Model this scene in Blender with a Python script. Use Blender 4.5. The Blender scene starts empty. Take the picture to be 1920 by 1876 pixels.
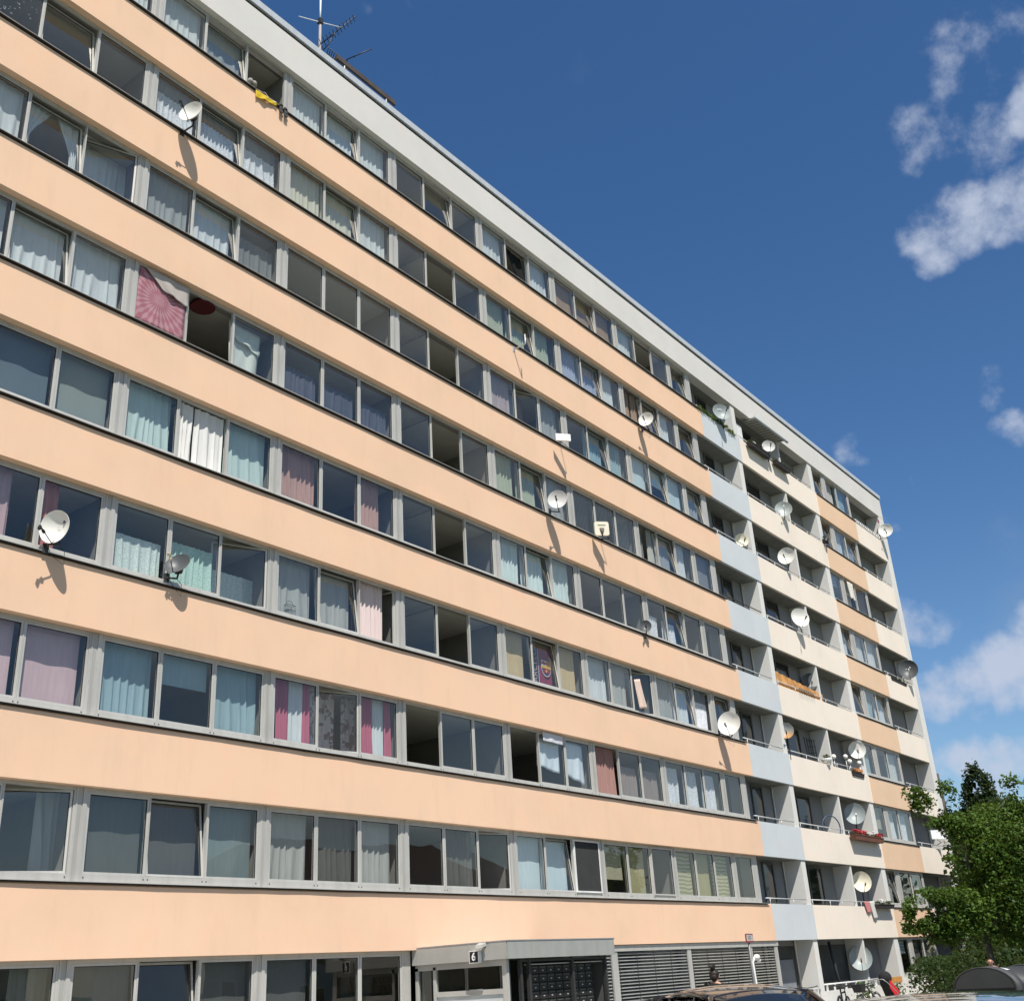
import bpy, bmesh, math, random
from mathutils import Vector, Matrix, Euler, noise
R=math.radians; PI=math.pi
random.seed(7)
scn=bpy.context.scene; COL=scn.collection
# ---------------------------------------------------------------- camera (solved from the photo)
cam=bpy.data.cameras.new('camera'); camo=bpy.data.objects.new('camera',cam); COL.objects.link(camo)
CAMP=Vector((-11.011,-17.6,1.65)); CAME=Euler((R(113.67806),R(3.29124),R(-52.32448)),'XYZ')
camo.location=CAMP; camo.rotation_euler=CAME
cam.sensor_width=36; cam.sensor_fit='HORIZONTAL'; FPX=2048.58; cam.lens=FPX/1920*36; cam.clip_start=.1; cam.clip_end=5000
scn.camera=camo
CR=CAME.to_matrix()
def ray(x,y): return (CR@Vector(((x-960)/FPX,-(y-938)/FPX,-1))).normalized()
def aty(x,y,Y): d=ray(x,y); return CAMP+d*((Y-CAMP.y)/d.y)      # photo point at depth plane y=Y
def atd(x,y,D): return CAMP+ray(x,y)*D                          # photo point at distance D
# ---------------------------------------------------------------- materials
MATS={}
def mat(name,build):
    if name in MATS: return MATS[name]
    m=bpy.data.materials.new(name); m.use_nodes=True; nt=m.node_tree; nt.nodes.clear()
    out=nt.nodes.new('ShaderNodeOutputMaterial'); s=build(nt); nt.links.new(s,out.inputs['Surface'])
    MATS[name]=m; return m
def N(nt,t,**k):
    n=nt.nodes.new(t)
    for a,v in k.items():
        if a in n.inputs: n.inputs[a].default_value=v
        else: setattr(n,a,v)
    return n
def tex(nt,kind='ShaderNodeTexNoise',scale=5,coord='Object',stretch=(1,1,1),**k):
    tc=N(nt,'ShaderNodeTexCoord'); mp=N(nt,'ShaderNodeMapping'); mp.inputs['Scale'].default_value=stretch
    nt.links.new(tc.outputs[coord],mp.inputs[0]); t=N(nt,kind)
    t.inputs['Scale'].default_value=scale
    for a,v in k.items():
        if a in t.inputs: t.inputs[a].default_value=v
        else: setattr(t,a,v)
    nt.links.new(mp.outputs[0],t.inputs['Vector']); return t
def ramp(nt,fac,stops):
    r=N(nt,'ShaderNodeValToRGB'); e=r.color_ramp.elements
    while len(e)<len(stops): e.new(.5)
    for i,(p,c) in enumerate(stops):
        e[i].position=p; e[i].color=(c[0],c[1],c[2],1) if len(c)==3 else c
    nt.links.new(fac,r.inputs[0]); return r.outputs[0]
def mixc(nt,f,a,b,mode='MIX'):
    m=N(nt,'ShaderNodeMix',data_type='RGBA',blend_type=mode)
    for i,v in ((0,f),(6,a),(7,b)):
        if isinstance(v,(int,float)): m.inputs[i].default_value=v
        elif isinstance(v,tuple): m.inputs[i].default_value=(v[0],v[1],v[2],1)
        else: nt.links.new(v,m.inputs[i])
    return m.outputs[2]
def scl(c,f): return tuple(min(1,v*f) for v in c[:3])
def pb(nt,color,rough=.8,metal=0,bump=None,spec=.5,coat=0):
    b=N(nt,'ShaderNodeBsdfPrincipled')
    if isinstance(color,tuple): b.inputs['Base Color'].default_value=(*color[:3],1)
    else: nt.links.new(color,b.inputs['Base Color'])
    b.inputs['Roughness'].default_value=rough; b.inputs['Metallic'].default_value=metal
    b.inputs['Specular IOR Level'].default_value=spec; b.inputs['Coat Weight'].default_value=coat
    if bump:
        bm=N(nt,'ShaderNodeBump'); bm.inputs['Strength'].default_value=bump[1]; bm.inputs['Distance'].default_value=bump[2]
        nt.links.new(bump[0],bm.inputs['Height']); nt.links.new(bm.outputs[0],b.inputs['Normal'])
    return b.outputs[0]
def m_plain(name,c,rough=.7,metal=0,var=.12,scale=3,spec=.4,coat=0):
    def f(nt):
        t=tex(nt,scale=scale,Detail=5)
        return pb(nt,ramp(nt,t.outputs[0],[(.3,scl(c,1-var)),(.7,scl(c,1+var))]),rough,metal,spec=spec,coat=coat)
    return mat(name,f)
def m_plaster(name,c,dirt=.5):
    # rendered wall: faint broad patches, rain streaks, fine grain
    def f(nt):
        a=tex(nt,scale=.45,Detail=6,Roughness=.6); b=tex(nt,scale=1.6,stretch=(1.4,1,.28),Detail=7,Roughness=.65)
        g=tex(nt,scale=60,Detail=3); e=tex(nt,scale=.9,Detail=2,stretch=(1,1,1.5))
        col=ramp(nt,a.outputs[0],[(.3,scl(c,.93)),(.55,c),(.75,(min(1,c[0]*1.03),c[1]*1.0,c[2]*.99))])
        col=mixc(nt,ramp(nt,b.outputs[0],[(.53,(0,0,0)),(.76,(.22*dirt,)*3)]),col,scl((c[0]*.80,c[1]*.82,c[2]*.86),.80))
        col=mixc(nt,ramp(nt,e.outputs[0],[(.48,(0,0,0)),(.75,(.5,)*3)]),col,(min(1,c[0]*1.03),c[1]*.95,c[2]*.93))
        v=tex(nt,'ShaderNodeTexVoronoi',scale=1.7,stretch=(1,1,1))
        col=mixc(nt,ramp(nt,v.outputs['Distance'],[(.008,(.55,)*3),(.02,(0,0,0))]),col,(.22,.15,.10))
        return pb(nt,col,.95,bump=(g.outputs[0],.35,.01),spec=.2)
    return mat(name,f)
def m_alu(name,c,rough=.42):
    def f(nt):
        a=tex(nt,scale=2.2,stretch=(2.5,1,.5),Detail=6); b=tex(nt,scale=14,Detail=4)
        col=ramp(nt,a.outputs[0],[(.3,scl(c,.90)),(.5,c),(.75,scl(c,1.06))])
        col=mixc(nt,ramp(nt,b.outputs[0],[(.6,(0,0,0)),(.8,(.28,)*3)]),col,scl(c,.66))
        return pb(nt,col,.5,.22,spec=.45)
    return mat(name,f)
def m_glass(name,tint=(.95,.98,.98),base=.095,g=.72):
    def f(nt):
        lw=N(nt,'ShaderNodeLayerWeight'); lw.inputs['Blend'].default_value=.5
        p=N(nt,'ShaderNodeMath',operation='POWER'); nt.links.new(lw.outputs['Facing'],p.inputs[0]); p.inputs[1].default_value=3.2
        q=N(nt,'ShaderNodeMath',operation='MULTIPLY_ADD',use_clamp=True); nt.links.new(p.outputs[0],q.inputs[0]); q.inputs[1].default_value=g; q.inputs[2].default_value=base
        t=N(nt,'ShaderNodeBsdfTransparent'); t.inputs[0].default_value=(*tint,1)
        gl=N(nt,'ShaderNodeBsdfGlossy'); gl.inputs['Roughness'].default_value=.0; gl.inputs[0].default_value=(1,.97,.91,1)
        n=tex(nt,scale=.9,Detail=1); bm=N(nt,'ShaderNodeBump'); bm.inputs['Strength'].default_value=.16; bm.inputs['Distance'].default_value=.02
        nt.links.new(n.outputs[0],bm.inputs['Height']); nt.links.new(bm.outputs[0],gl.inputs['Normal'])
        mx=N(nt,'ShaderNodeMixShader'); nt.links.new(q.outputs[0],mx.inputs[0]); nt.links.new(t.outputs[0],mx.inputs[1]); nt.links.new(gl.outputs[0],mx.inputs[2])
        return mx.outputs[0]
    return mat(name,f)
def m_cloth(name,c,alpha=0.0,pattern=None,c2=None,trans=.2):
    def f(nt):
        if pattern=='lace':
            t=tex(nt,'ShaderNodeTexVoronoi',scale=34); fac=ramp(nt,t.outputs['Distance'],[(.15,(1,1,1)),(.4,(0,0,0))]); col=mixc(nt,fac,c,scl(c,.8))
        elif pattern=='floral':
            t=tex(nt,scale=6,Detail=4); col=ramp(nt,t.outputs[0],[(.5,c),(.56,c2)]); fac=None
        elif pattern=='fan':
            tc=N(nt,'ShaderNodeTexCoord'); sp=N(nt,'ShaderNodeSeparateXYZ'); nt.links.new(tc.outputs['Object'],sp.inputs[0])
            def mth(op,a,b):
                q=N(nt,'ShaderNodeMath',operation=op)
                for i,v in enumerate((a,b)):
                    if v is None: continue
                    if isinstance(v,(int,float)): q.inputs[i].default_value=v
                    else: nt.links.new(v,q.inputs[i])
                return q.outputs[0]
            X=mth('SUBTRACT',sp.outputs['X'],.55); Z=mth('ADD',sp.outputs['Z'],.62); an=mth('ARCTAN2',Z,X); rd=mth('SQRT',mth('ADD',mth('MULTIPLY',X,X),mth('MULTIPLY',Z,Z)),None)
            st=mth('SINE',mth('MULTIPLY',an,26),None); rg=mth('SINE',mth('MULTIPLY',rd,24),None); t=tex(nt,scale=14,Detail=3)
            v=mth('ADD',mth('MULTIPLY',st,.5),mth('MULTIPLY',rg,.35)); v=mth('ADD',v,mth('MULTIPLY',t.outputs[0],.9))
            col=ramp(nt,v,[(.25,c),(.75,c2)]); fac=None
        elif pattern=='hstripe':
            w=tex(nt,'ShaderNodeTexWave',scale=2.6,bands_direction='Z',Distortion=3.0); w.inputs['Detail'].default_value=2
            col=ramp(nt,w.outputs[0],[(.3,c),(.6,c2)]); fac=None
        elif pattern=='weave':
            w=tex(nt,'ShaderNodeTexWave',scale=9,bands_direction='Z',Distortion=1.5)
            col=ramp(nt,w.outputs[0],[(.3,c),(.7,c2)]); fac=None
        else:
            t=tex(nt,scale=5,stretch=(3,1,.4),Detail=3); col=ramp(nt,t.outputs[0],[(.3,scl(c,.9)),(.7,c)]); fac=None
        d=N(nt,'ShaderNodeBsdfDiffuse'); tr=N(nt,'ShaderNodeBsdfTranslucent')
        for s in (d,tr): nt.links.new(col,s.inputs[0])
        m=N(nt,'ShaderNodeMixShader'); m.inputs[0].default_value=trans; nt.links.new(d.outputs[0],m.inputs[1]); nt.links.new(tr.outputs[0],m.inputs[2])
        if alpha<=0: return m.outputs[0]
        t=N(nt,'ShaderNodeBsdfTransparent'); mm=N(nt,'ShaderNodeMixShader')
        if pattern=='lace':
            k=N(nt,'ShaderNodeMath',operation='MULTIPLY'); nt.links.new(fac,k.inputs[0]); k.inputs[1].default_value=alpha; nt.links.new(k.outputs[0],mm.inputs[0])
        else: mm.inputs[0].default_value=alpha
        nt.links.new(m.outputs[0],mm.inputs[1]); nt.links.new(t.outputs[0],mm.inputs[2])
        return mm.outputs[0]
    return mat(name,f)
def m_leaf(name,c1,c2,c3):
    def f(nt):
        t=tex(nt,scale=.9,Detail=3); u=tex(nt,scale=7,Detail=2)
        col=ramp(nt,t.outputs[0],[(.3,c1),(.5,c2),(.7,c3)]); col=mixc(nt,ramp(nt,u.outputs[0],[(.4,(0,0,0)),(.7,(.4,)*3)]),col,scl(c3,1.0))
        d=N(nt,'ShaderNodeBsdfPrincipled'); d.inputs['Roughness'].default_value=.5; d.inputs['Specular IOR Level'].default_value=.2
        tr=N(nt,'ShaderNodeBsdfTranslucent'); nt.links.new(col,d.inputs['Base Color'])
        nt.links.new(mixc(nt,.5,col,(.35,.42,.05),'MIX'),tr.inputs[0]); m=N(nt,'ShaderNodeMixShader'); m.inputs[0].default_value=.2
        nt.links.new(d.outputs[0],m.inputs[1]); nt.links.new(tr.outputs[0],m.inputs[2]); return m.outputs[0]
    return mat(name,f)
PEACH=m_plaster('peach_render',(.81,.553,.382),.95); CREAM=m_plaster('cream_render',(.83,.74,.63),.8); BLUE=m_plaster('pale_blue_render',(.575,.61,.625),.8)
PEACH2=m_plaster('peach_render_far',(.75,.53,.36),.4); GREYW=m_plaster('grey_render',(.65,.63,.595),.4); WHITEW=m_plaster('white_wall',(.68,.67,.635),.4)
ALU=m_alu('aluminium_frame',(.50,.487,.452)); ALUD=m_alu('aluminium_panel',(.42,.41,.38)); ALUL=m_alu('sash_aluminium',(.54,.53,.495)); SILL=m_alu('sill_metal',(.50,.487,.452))
WHITEF=m_plain('white_frame',(.75,.75,.73),.4); DARKM=m_plain('dark_metal',(.045,.045,.045),.5,.2); BLACK=m_plain('black_plastic',(.02,.02,.02),.45)
GALV=m_plain('galvanised_steel',(.42,.43,.44),.45,.6); CAPM=m_alu('coping_metal',(.56,.59,.61),.5); RAILM=m_plain('rail_metal',(.55,.56,.56),.45,.3)
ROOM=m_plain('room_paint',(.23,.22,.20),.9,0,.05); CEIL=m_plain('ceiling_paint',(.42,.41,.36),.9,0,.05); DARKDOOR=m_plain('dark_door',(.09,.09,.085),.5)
GLASS=m_glass('window_glass'); GLASSD=m_glass('door_glass',(.6,.66,.66),.10)
# ---------------------------------------------------------------- mesh builder
class MB:
    def __init__(s): s.v=[]; s.f=[]; s.m=[]; s.sm=[]; s.M=Matrix.Identity(4)
    def add(s,vs,fs,mi=0,smooth=False):
        b=len(s.v); s.v+=[tuple(s.M@Vector(v)) for v in vs]
        for f in fs: s.f.append(tuple(b+i for i in f)); s.m.append(mi); s.sm.append(smooth)
        return s
    def box(s,x0,x1,y0,y1,z0,z1,mi=0):
        return s.add([(x0,y0,z0),(x1,y0,z0),(x1,y1,z0),(x0,y1,z0),(x0,y0,z1),(x1,y0,z1),(x1,y1,z1),(x0,y1,z1)],
            [(0,3,2,1),(4,5,6,7),(0,1,5,4),(1,2,6,5),(2,3,7,6),(3,0,4,7)],mi)
    def quad(s,a,b,c,d,mi=0): return s.add([a,b,c,d],[(0,1,2,3)],mi)
    def tube(s,pts,r,n=8,mi=0,cap=True):
        pts=[Vector(p) for p in pts]; rs=r if isinstance(r,(list,tuple)) else [r]*len(pts); vs=[]; fs=[]
        t0=(pts[1]-pts[0]).normalized(); up=Vector((0,0,1)) if abs(t0.z)<.9 else Vector((1,0,0)); u=t0.cross(up).normalized()
        for i,p in enumerate(pts):
            t=((pts[min(i+1,len(pts)-1)]-p).normalized()+(p-pts[max(i-1,0)]).normalized()).normalized()
            u=(u-t*u.dot(t)).normalized(); w=t.cross(u)
            for k in range(n): a=2*PI*k/n; vs.append(p+(u*math.cos(a)+w*math.sin(a))*rs[i])
        for i in range(len(pts)-1):
            for k in range(n): fs.append((i*n+k,i*n+(k+1)%n,(i+1)*n+(k+1)%n,(i+1)*n+k))
        s.add(vs,fs,mi,True)
        if cap: b=len(s.v)-len(vs); s.f+=[tuple(b+k for k in reversed(range(n))),tuple(b+(len(pts)-1)*n+k for k in range(n))]; s.m+=[mi]*2; s.sm+=[False]*2
        return s
    def lathe(s,prof,n=24,mi=0,M=None):
        vs=[];fs=[]
        for (r,z) in prof:
            for k in range(n):
                a=2*PI*k/n; v=Vector((r*math.cos(a),r*math.sin(a),z)); vs.append(M@v if M else v)
        for i in range(len(prof)-1):
            for k in range(n): fs.append((i*n+k,i*n+(k+1)%n,(i+1)*n+(k+1)%n,(i+1)*n+k))
        return s.add(vs,fs,mi,True)
    def ball(s,c,r,n=12,mi=0,sc=(1,1,1)):
        prof=[(max(1e-4,math.sin(PI*i/n)),-math.cos(PI*i/n)) for i in range(n+1)]
        M=Matrix.Translation(c)@Matrix.Diagonal((r*sc[0],r*sc[1],r*sc[2],1)); return s.lathe(prof,2*n,mi,M)
    def prism(s,poly,axis,a,b,mi=0):   # polygon in the two other axes extruded along axis
        def P(p,t):
            return (t,p[0],p[1]) if axis=='x' else (p[0],t,p[1]) if axis=='y' else (p[0],p[1],t)
        n=len(poly); vs=[P(p,a) for p in poly]+[P(p,b) for p in poly]
        return s.add(vs,[tuple(range(n)),tuple(reversed(range(n,2*n)))]+[(i,i+n,(i+1)%n+n,(i+1)%n) for i in range(n)],mi)
    def mesh(s,name,mats):
        me=bpy.data.meshes.new(name); me.from_pydata(s.v,[],s.f)
        for m in mats: me.materials.append(m)
        me.polygons.foreach_set('material_index',s.m); me.polygons.foreach_set('use_smooth',s.sm); me.update(); return me
    def build(s,name,mats,parent=None,fix=True):
        if not isinstance(mats,(list,tuple)): mats=[mats]
        me=s.mesh(name,mats)
        if fix:
            bm=bmesh.new(); bm.from_mesh(me); bmesh.ops.recalc_face_normals(bm,faces=bm.faces); bm.to_mesh(me); bm.free()
        o=bpy.data.objects.new(name,me); COL.objects.link(o)
        if parent: o.parent=parent
        return o
def tag(o,label=None,cat=None,group=None,kind=None):
    for k,v in (('label',label),('category',cat),('group',group),('kind',kind)):
        if v: o[k]=v
    return o
def empty(name,loc,label,cat,rz=0,group=None):
    o=bpy.data.objects.new(name,None); o.empty_display_size=.2; COL.objects.link(o); o.location=loc; o.rotation_euler=(0,0,rz); return tag(o,label,cat,group)
def copy_tree(o,parent=None):
    c=o.copy(); COL.objects.link(c)
    if parent: c.parent=parent
    for ch in list(o.children): copy_tree(ch,c)
    return c
def text_mesh(body,size,ext,name,m,parent=None,M=None,font_off=0):
    cu=bpy.data.curves.new('lettering','FONT'); cu.body=body; cu.size=size; cu.extrude=ext; cu.align_x='CENTER'; cu.align_y='CENTER'; cu.offset=font_off
    t=bpy.data.objects.new('lettering',cu); COL.objects.link(t); dg=bpy.context.evaluated_depsgraph_get()
    me=bpy.data.meshes.new_from_object(t.evaluated_get(dg)); bpy.data.objects.remove(t); bpy.data.curves.remove(cu)
    if M: me.transform(M)
    me.materials.clear(); me.materials.append(m); o=bpy.data.objects.new(name,me); COL.objects.link(o)
    if parent: o.parent=parent
    return o
# ================================================================ BUILDING
P=4.122; H=2.8; XL=-8.4; U1,U2,U3,U4,U5,UE=26.843,30.436,38.948,44.102,48.43,49.2
def Bz(k): return 2.376+H*(k-1)          # lower edge of the band under window row k
bld=empty('apartment_building',(20,5,0),'long nine storey apartment block with peach bands, window strips and loggias at its far end','building')
bld.location=(0,0,0)
def part(mb,name,mats,label=None,parent=None,fix=True):
    o=mb.build(name,mats,parent or bld,fix)
    if label: o['label']=label
    return o
for k in range(1,9):
    b=Bz(k); t=b+1.2
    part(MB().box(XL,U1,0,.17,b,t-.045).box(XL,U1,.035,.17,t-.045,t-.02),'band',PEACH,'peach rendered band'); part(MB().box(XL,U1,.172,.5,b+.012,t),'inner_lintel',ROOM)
    part(MB().box(U1,U2,.014,.13,b,t),'balcony_front',BLUE,'pale blue balcony front')
    part(MB().box(U2,U3,.014,.13,b,t),'balcony_front',CREAM,'cream balcony front')
    part(MB().box(U3,U4,-.012,.1,b,t-.045).box(U3,U4,.1,.5,b+.012,t).box(U3,U4,.03,.1,t-.045,t-.02),'band',PEACH2,'short peach band under three windows')
    part(MB().box(U4,U5,.014,.13,b,t),'balcony_front',CREAM,'cream corner balcony front')
# sills
for k in range(1,9):
    t=Bz(k)+1.2
    n=60
    for (xa,xb,y1) in ((XL,26.62,.17),(38.95,44.12,.12)):
        mb=MB(); m=n if xb<30 else 6
        for i in range(m):          # slightly wavy folded sheet
            x0=xa+(xb-xa)*i/m; x1=xa+(xb-xa)*(i+1)/m
            d0=.006*noise.noise((x0*.9,k*3.1,0)); d1=.006*noise.noise((x1*.9,k*3.1,0)); e0=-.062+d0*1.6; e1=-.062+d1*1.6
            vs=[(x0,e0,t+.000+d0),(x1,e1,t+.000+d1),(x1,y1,t+.012),(x0,y1,t+.012),(x0,e0,t+.010+d0),(x1,e1,t+.010+d1),(x1,y1,t+.03),(x0,y1,t+.03)]
            mb.add(vs,[(0,3,2,1),(4,5,6,7),(0,1,5,4)])
            mb.add([(x0,e0+.012,t-.016+d0),(x1,e1+.012,t-.016+d1),(x1,.03,t-.016),(x0,.03,t-.016),(x0,e0+.012,t-.002+d0),(x1,e1+.012,t-.002+d1)],[(0,3,2,1),(0,1,5,4)],1)  # dark strip under the sill, its colour stands in for the shade there
        part(mb,'window_sill',[SILL,m_plain('sill_shade_strip',(.035,.03,.027),.7)],fix=False)
# parapet, coping, roof
part(MB().box(XL,UE,0,.4,24.776,25.965),'parapet',GREYW,'light grey parapet wall')
part(MB().box(XL,UE-.05,.03,.36,25.965,26.062),'shadow_gap',DARKM)  # dark joint strip, made taller to stand in for the coping's shadow
mb=MB()
for i in range(20):
    x0=XL+(UE+.06-XL)*i/20; x1=XL+(UE+.06-XL)*(i+1)/20; mb.box(x0,x1-.006,-.055,.42,26.062,26.285)
part(mb,'coping',CAPM)
part(MB().box(XL,UE-.1,.4,11,25.2,25.5),'roof',m_plain('roof_felt',(.10,.10,.10),.95))
part(MB().box(U5,UE-.006,.007,11,-.6,25.95),'end_wall',WHITEW)
part(MB().box(XL,UE,10.7,11,-.6,25.2),'back_wall',GREYW); part(MB().box(XL-.3,XL,0,11,-.6,26),'side_wall',GREYW)
# rooms: slabs, back wall, partitions
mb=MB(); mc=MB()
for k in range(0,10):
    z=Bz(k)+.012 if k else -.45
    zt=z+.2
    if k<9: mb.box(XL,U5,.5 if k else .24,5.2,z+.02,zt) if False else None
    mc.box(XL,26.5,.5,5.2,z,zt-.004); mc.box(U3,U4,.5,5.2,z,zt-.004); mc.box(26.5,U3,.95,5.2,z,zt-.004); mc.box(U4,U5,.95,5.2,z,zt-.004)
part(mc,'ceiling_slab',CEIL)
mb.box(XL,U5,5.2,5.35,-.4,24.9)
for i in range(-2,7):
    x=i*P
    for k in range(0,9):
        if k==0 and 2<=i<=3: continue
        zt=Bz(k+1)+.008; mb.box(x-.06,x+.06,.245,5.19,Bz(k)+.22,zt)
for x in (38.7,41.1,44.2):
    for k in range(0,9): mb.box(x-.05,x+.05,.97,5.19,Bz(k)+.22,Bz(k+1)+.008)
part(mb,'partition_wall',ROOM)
# loggias: slabs, dividing walls, back walls with doors
def log_slab(xa,xb):
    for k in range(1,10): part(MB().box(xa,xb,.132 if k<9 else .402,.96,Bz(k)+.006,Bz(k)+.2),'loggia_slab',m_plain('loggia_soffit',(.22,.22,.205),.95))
    part(MB().box(xa,xb,.14,.96,-.6,-.3),'loggia_slab',MATS['loggia_soffit'])
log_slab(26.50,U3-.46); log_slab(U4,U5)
for (xa,xb) in ((30.07,30.445),(34.90,35.04),(38.49,38.95)):
    mb=MB()
    for k in range(0,9): mb.box(xa,xb,.06 if k==0 else .132,.80,(Bz(k)+.205) if k else -.5,Bz(k+1)+.004); mb.box(xa,xb,.05,.132,(Bz(k)+1.205) if k else Bz(1)-.5,Bz(k+1)-.002) if k else None
    part(mb,'dividing_wall',WHITEW,'white wall between two loggias')
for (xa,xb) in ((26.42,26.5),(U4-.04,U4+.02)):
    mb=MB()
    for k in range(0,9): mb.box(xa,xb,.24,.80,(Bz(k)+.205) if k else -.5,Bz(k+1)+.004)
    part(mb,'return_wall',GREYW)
LB=.80
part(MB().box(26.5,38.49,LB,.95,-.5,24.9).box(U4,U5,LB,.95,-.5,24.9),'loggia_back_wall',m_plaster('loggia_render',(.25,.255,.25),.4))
def door(x0,x1,k,label=None,lit=False):
    z0=Bz(k)+.25; z1=Bz(k)+2.72; y=LB-.012
    mb=MB(); w=.07
    mb.box(x0,x0+w,y-.05,y,z0,z1).box(x1-w,x1,y-.05,y,z0,z1).box(x0+w,x1-w,y-.05,y,z1-w,z1).box(x0+w,x1-w,y-.05,y,z0,z0+w)
    mb.box(x0+w,x1-w,y-.05,y,z0+.75,z0+.8)
    d=part(mb,'balcony_door',DARKDOOR,label)
    part(MB().box(x0+w,x1-w,y-.02,y-.008,z0+w,z0+.75),'door_panel',DARKDOOR,parent=d)
    part(MB().box(x0+w,x1-w,y-.02,y-.008,z0+.8,z1-w),'door_glass',m_glass('dark_door_glass',(.1,.1,.1),.08,.6) if False else m_plain('dark_glass',(.015,.017,.018),.06,0,.1,3,.8),parent=d)
for k in range(1,9):
    door(28.15,29.08,k); door(32.2,33.55,k); door(35.9,36.9,k); door(45.0,46.0,k)
for k in range(1,9):    # downpipes in loggia corners
    pass
part(MB().tube([(29.98,.74,-.3),(29.98,.74,24.7)],.035),'rain_pipe',WHITEW); part(MB().tube([(48.36,.74,-.3),(48.36,.74,24.7)],.035),'rain_pipe',WHITEW)
# railings on the loggia fronts
def railing(xa,xb,k,m,posts,label=None):
    z=Bz(k)+1.2; mb=MB(); y=.07
    mb.tube([(xa,y,z+.185),(xb,y,z+.185)],.021,6)
    for x in posts: mb.tube([(x,y,z-.01),(x,y,z+.17)],.017,6)
    part(mb,'railing',m,label)
for k in range(1,9):
    railing(26.62,30.02,k,DARKM if k==5 else RAILM,[26.95,28.9],'dark railing' if k==5 else None)
    railing(30.5,38.45,k,RAILM,[30.6,32.3,33.5,35.5,36.9,38.0]); railing(44.2,48.4,k,RAILM,[44.7,46.2,47.6])
# ---- window strips
GW=1.179; G0=.165; GP=GW+.11
ZA,ZB=1.394,2.694           # glass bottom / top above Bz
def frame_strip(xs,k,xa,xb,y,posts,bolts):
    """fixed frame around the sash openings xs=[(x0,x1)...]"""
    b=Bz(k); mb=MB(); z0=b+1.23; z1=b+2.80; oz0=b+ZA-.042; oz1=b+ZB+.042; d=.075
    cuts=sorted(xs); e=.042
    mb.box(xa,xb,y,y+d,z0,oz0); mb.box(xa,xb,y+.002,y+d,oz1,z1-.001)
    prev=xa
    for (x0,x1) in cuts:
        mb.box(prev,x0-e,y+.001,y+d,oz0+.001,oz1-.001); prev=x1+e
    mb.box(prev,xb,y+.001,y+d,oz0+.001,oz1-.001)
    for p in posts:                # wide post: raised cover profile, recessed panel, seam
        mb.box(p+.012,p+.09,y-.018,y,z0+.002,z1-.003,0); mb.box(p-.085,p-.008,y-.006,y,z0+.002,z1-.003,1); mb.box(p-.118,p-.088,y-.014,y,z0+.002,z1-.003,0)
    if bolts:
        for (x0,x1) in cuts:
            for x in (x0-.01,x1+.01): mb.ball((x,y-.001,oz0-.055),.013,4,2)
    part(mb,'window_frame',[ALU,ALUD,DARKM])
def sash(mb,x0,x1,b,y,M,mi=0):
    mb.M=M; w=.04; z0=b+ZA; z1=b+ZB; ya,yb=y+.012,y+.072
    mb.box(x0-w,x0,ya,yb,z0-w,z1+w,mi).box(x1,x1+w,ya,yb,z0-w,z1+w,mi).box(x0,x1,ya+.001,yb,z0-w,z0,mi).box(x0,x1,ya+.001,yb,z1,z1+w,mi)
    # rubber gasket line
    g=.012; mb.box(x0,x0+g,ya+.012,ya+.03,z0,z1,mi+1).box(x1-g,x1,ya+.012,ya+.03,z0,z1,mi+1).box(x0+g,x1-g,ya+.012,ya+.03,z1-g,z1,mi+1)
    mb.M=Matrix.Identity(4)
def pane(mb,x0,x1,b,y,M,mi=0):
    mb.M=M; z0=b+ZA; z1=b+ZB; yy=y+.04; j=[.004*math.sin(x0*7.3+b*3.1+i*2.2) for i in range(4)]; mb.quad((x0,yy+j[0],z0),(x1,yy+j[1],z0),(x1,yy+j[2],z1),(x0,yy+j[0]+j[2]-j[1],z1),mi); mb.M=Matrix.Identity(4)
def hinge(state,x0,x1,b,y):
    if state=='T': p=Vector((0,y+.04,b+ZA-.04)); return Matrix.Translation(p)@Matrix.Rotation(R(-7.5),4,'X')@Matrix.Translation(-p)
    if state in 'RrQ':
        a={'R':20,'r':78,'Q':42}[state]; p=Vector((x1+.04,y+.06,0)); return Matrix.Translation(p)@Matrix.Rotation(R(-a),4,'Z')@Matrix.Translation(-p)
    if state=='O': p=Vector((x0-.03,y+.07,0)); return Matrix.Translation(p)@Matrix.Rotation(R(92),4,'Z')@Matrix.Translation(-p)
    if state=='S': return Matrix.Translation((0,-.045,0))
    return Matrix.Identity(4)
C=m_cloth
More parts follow.
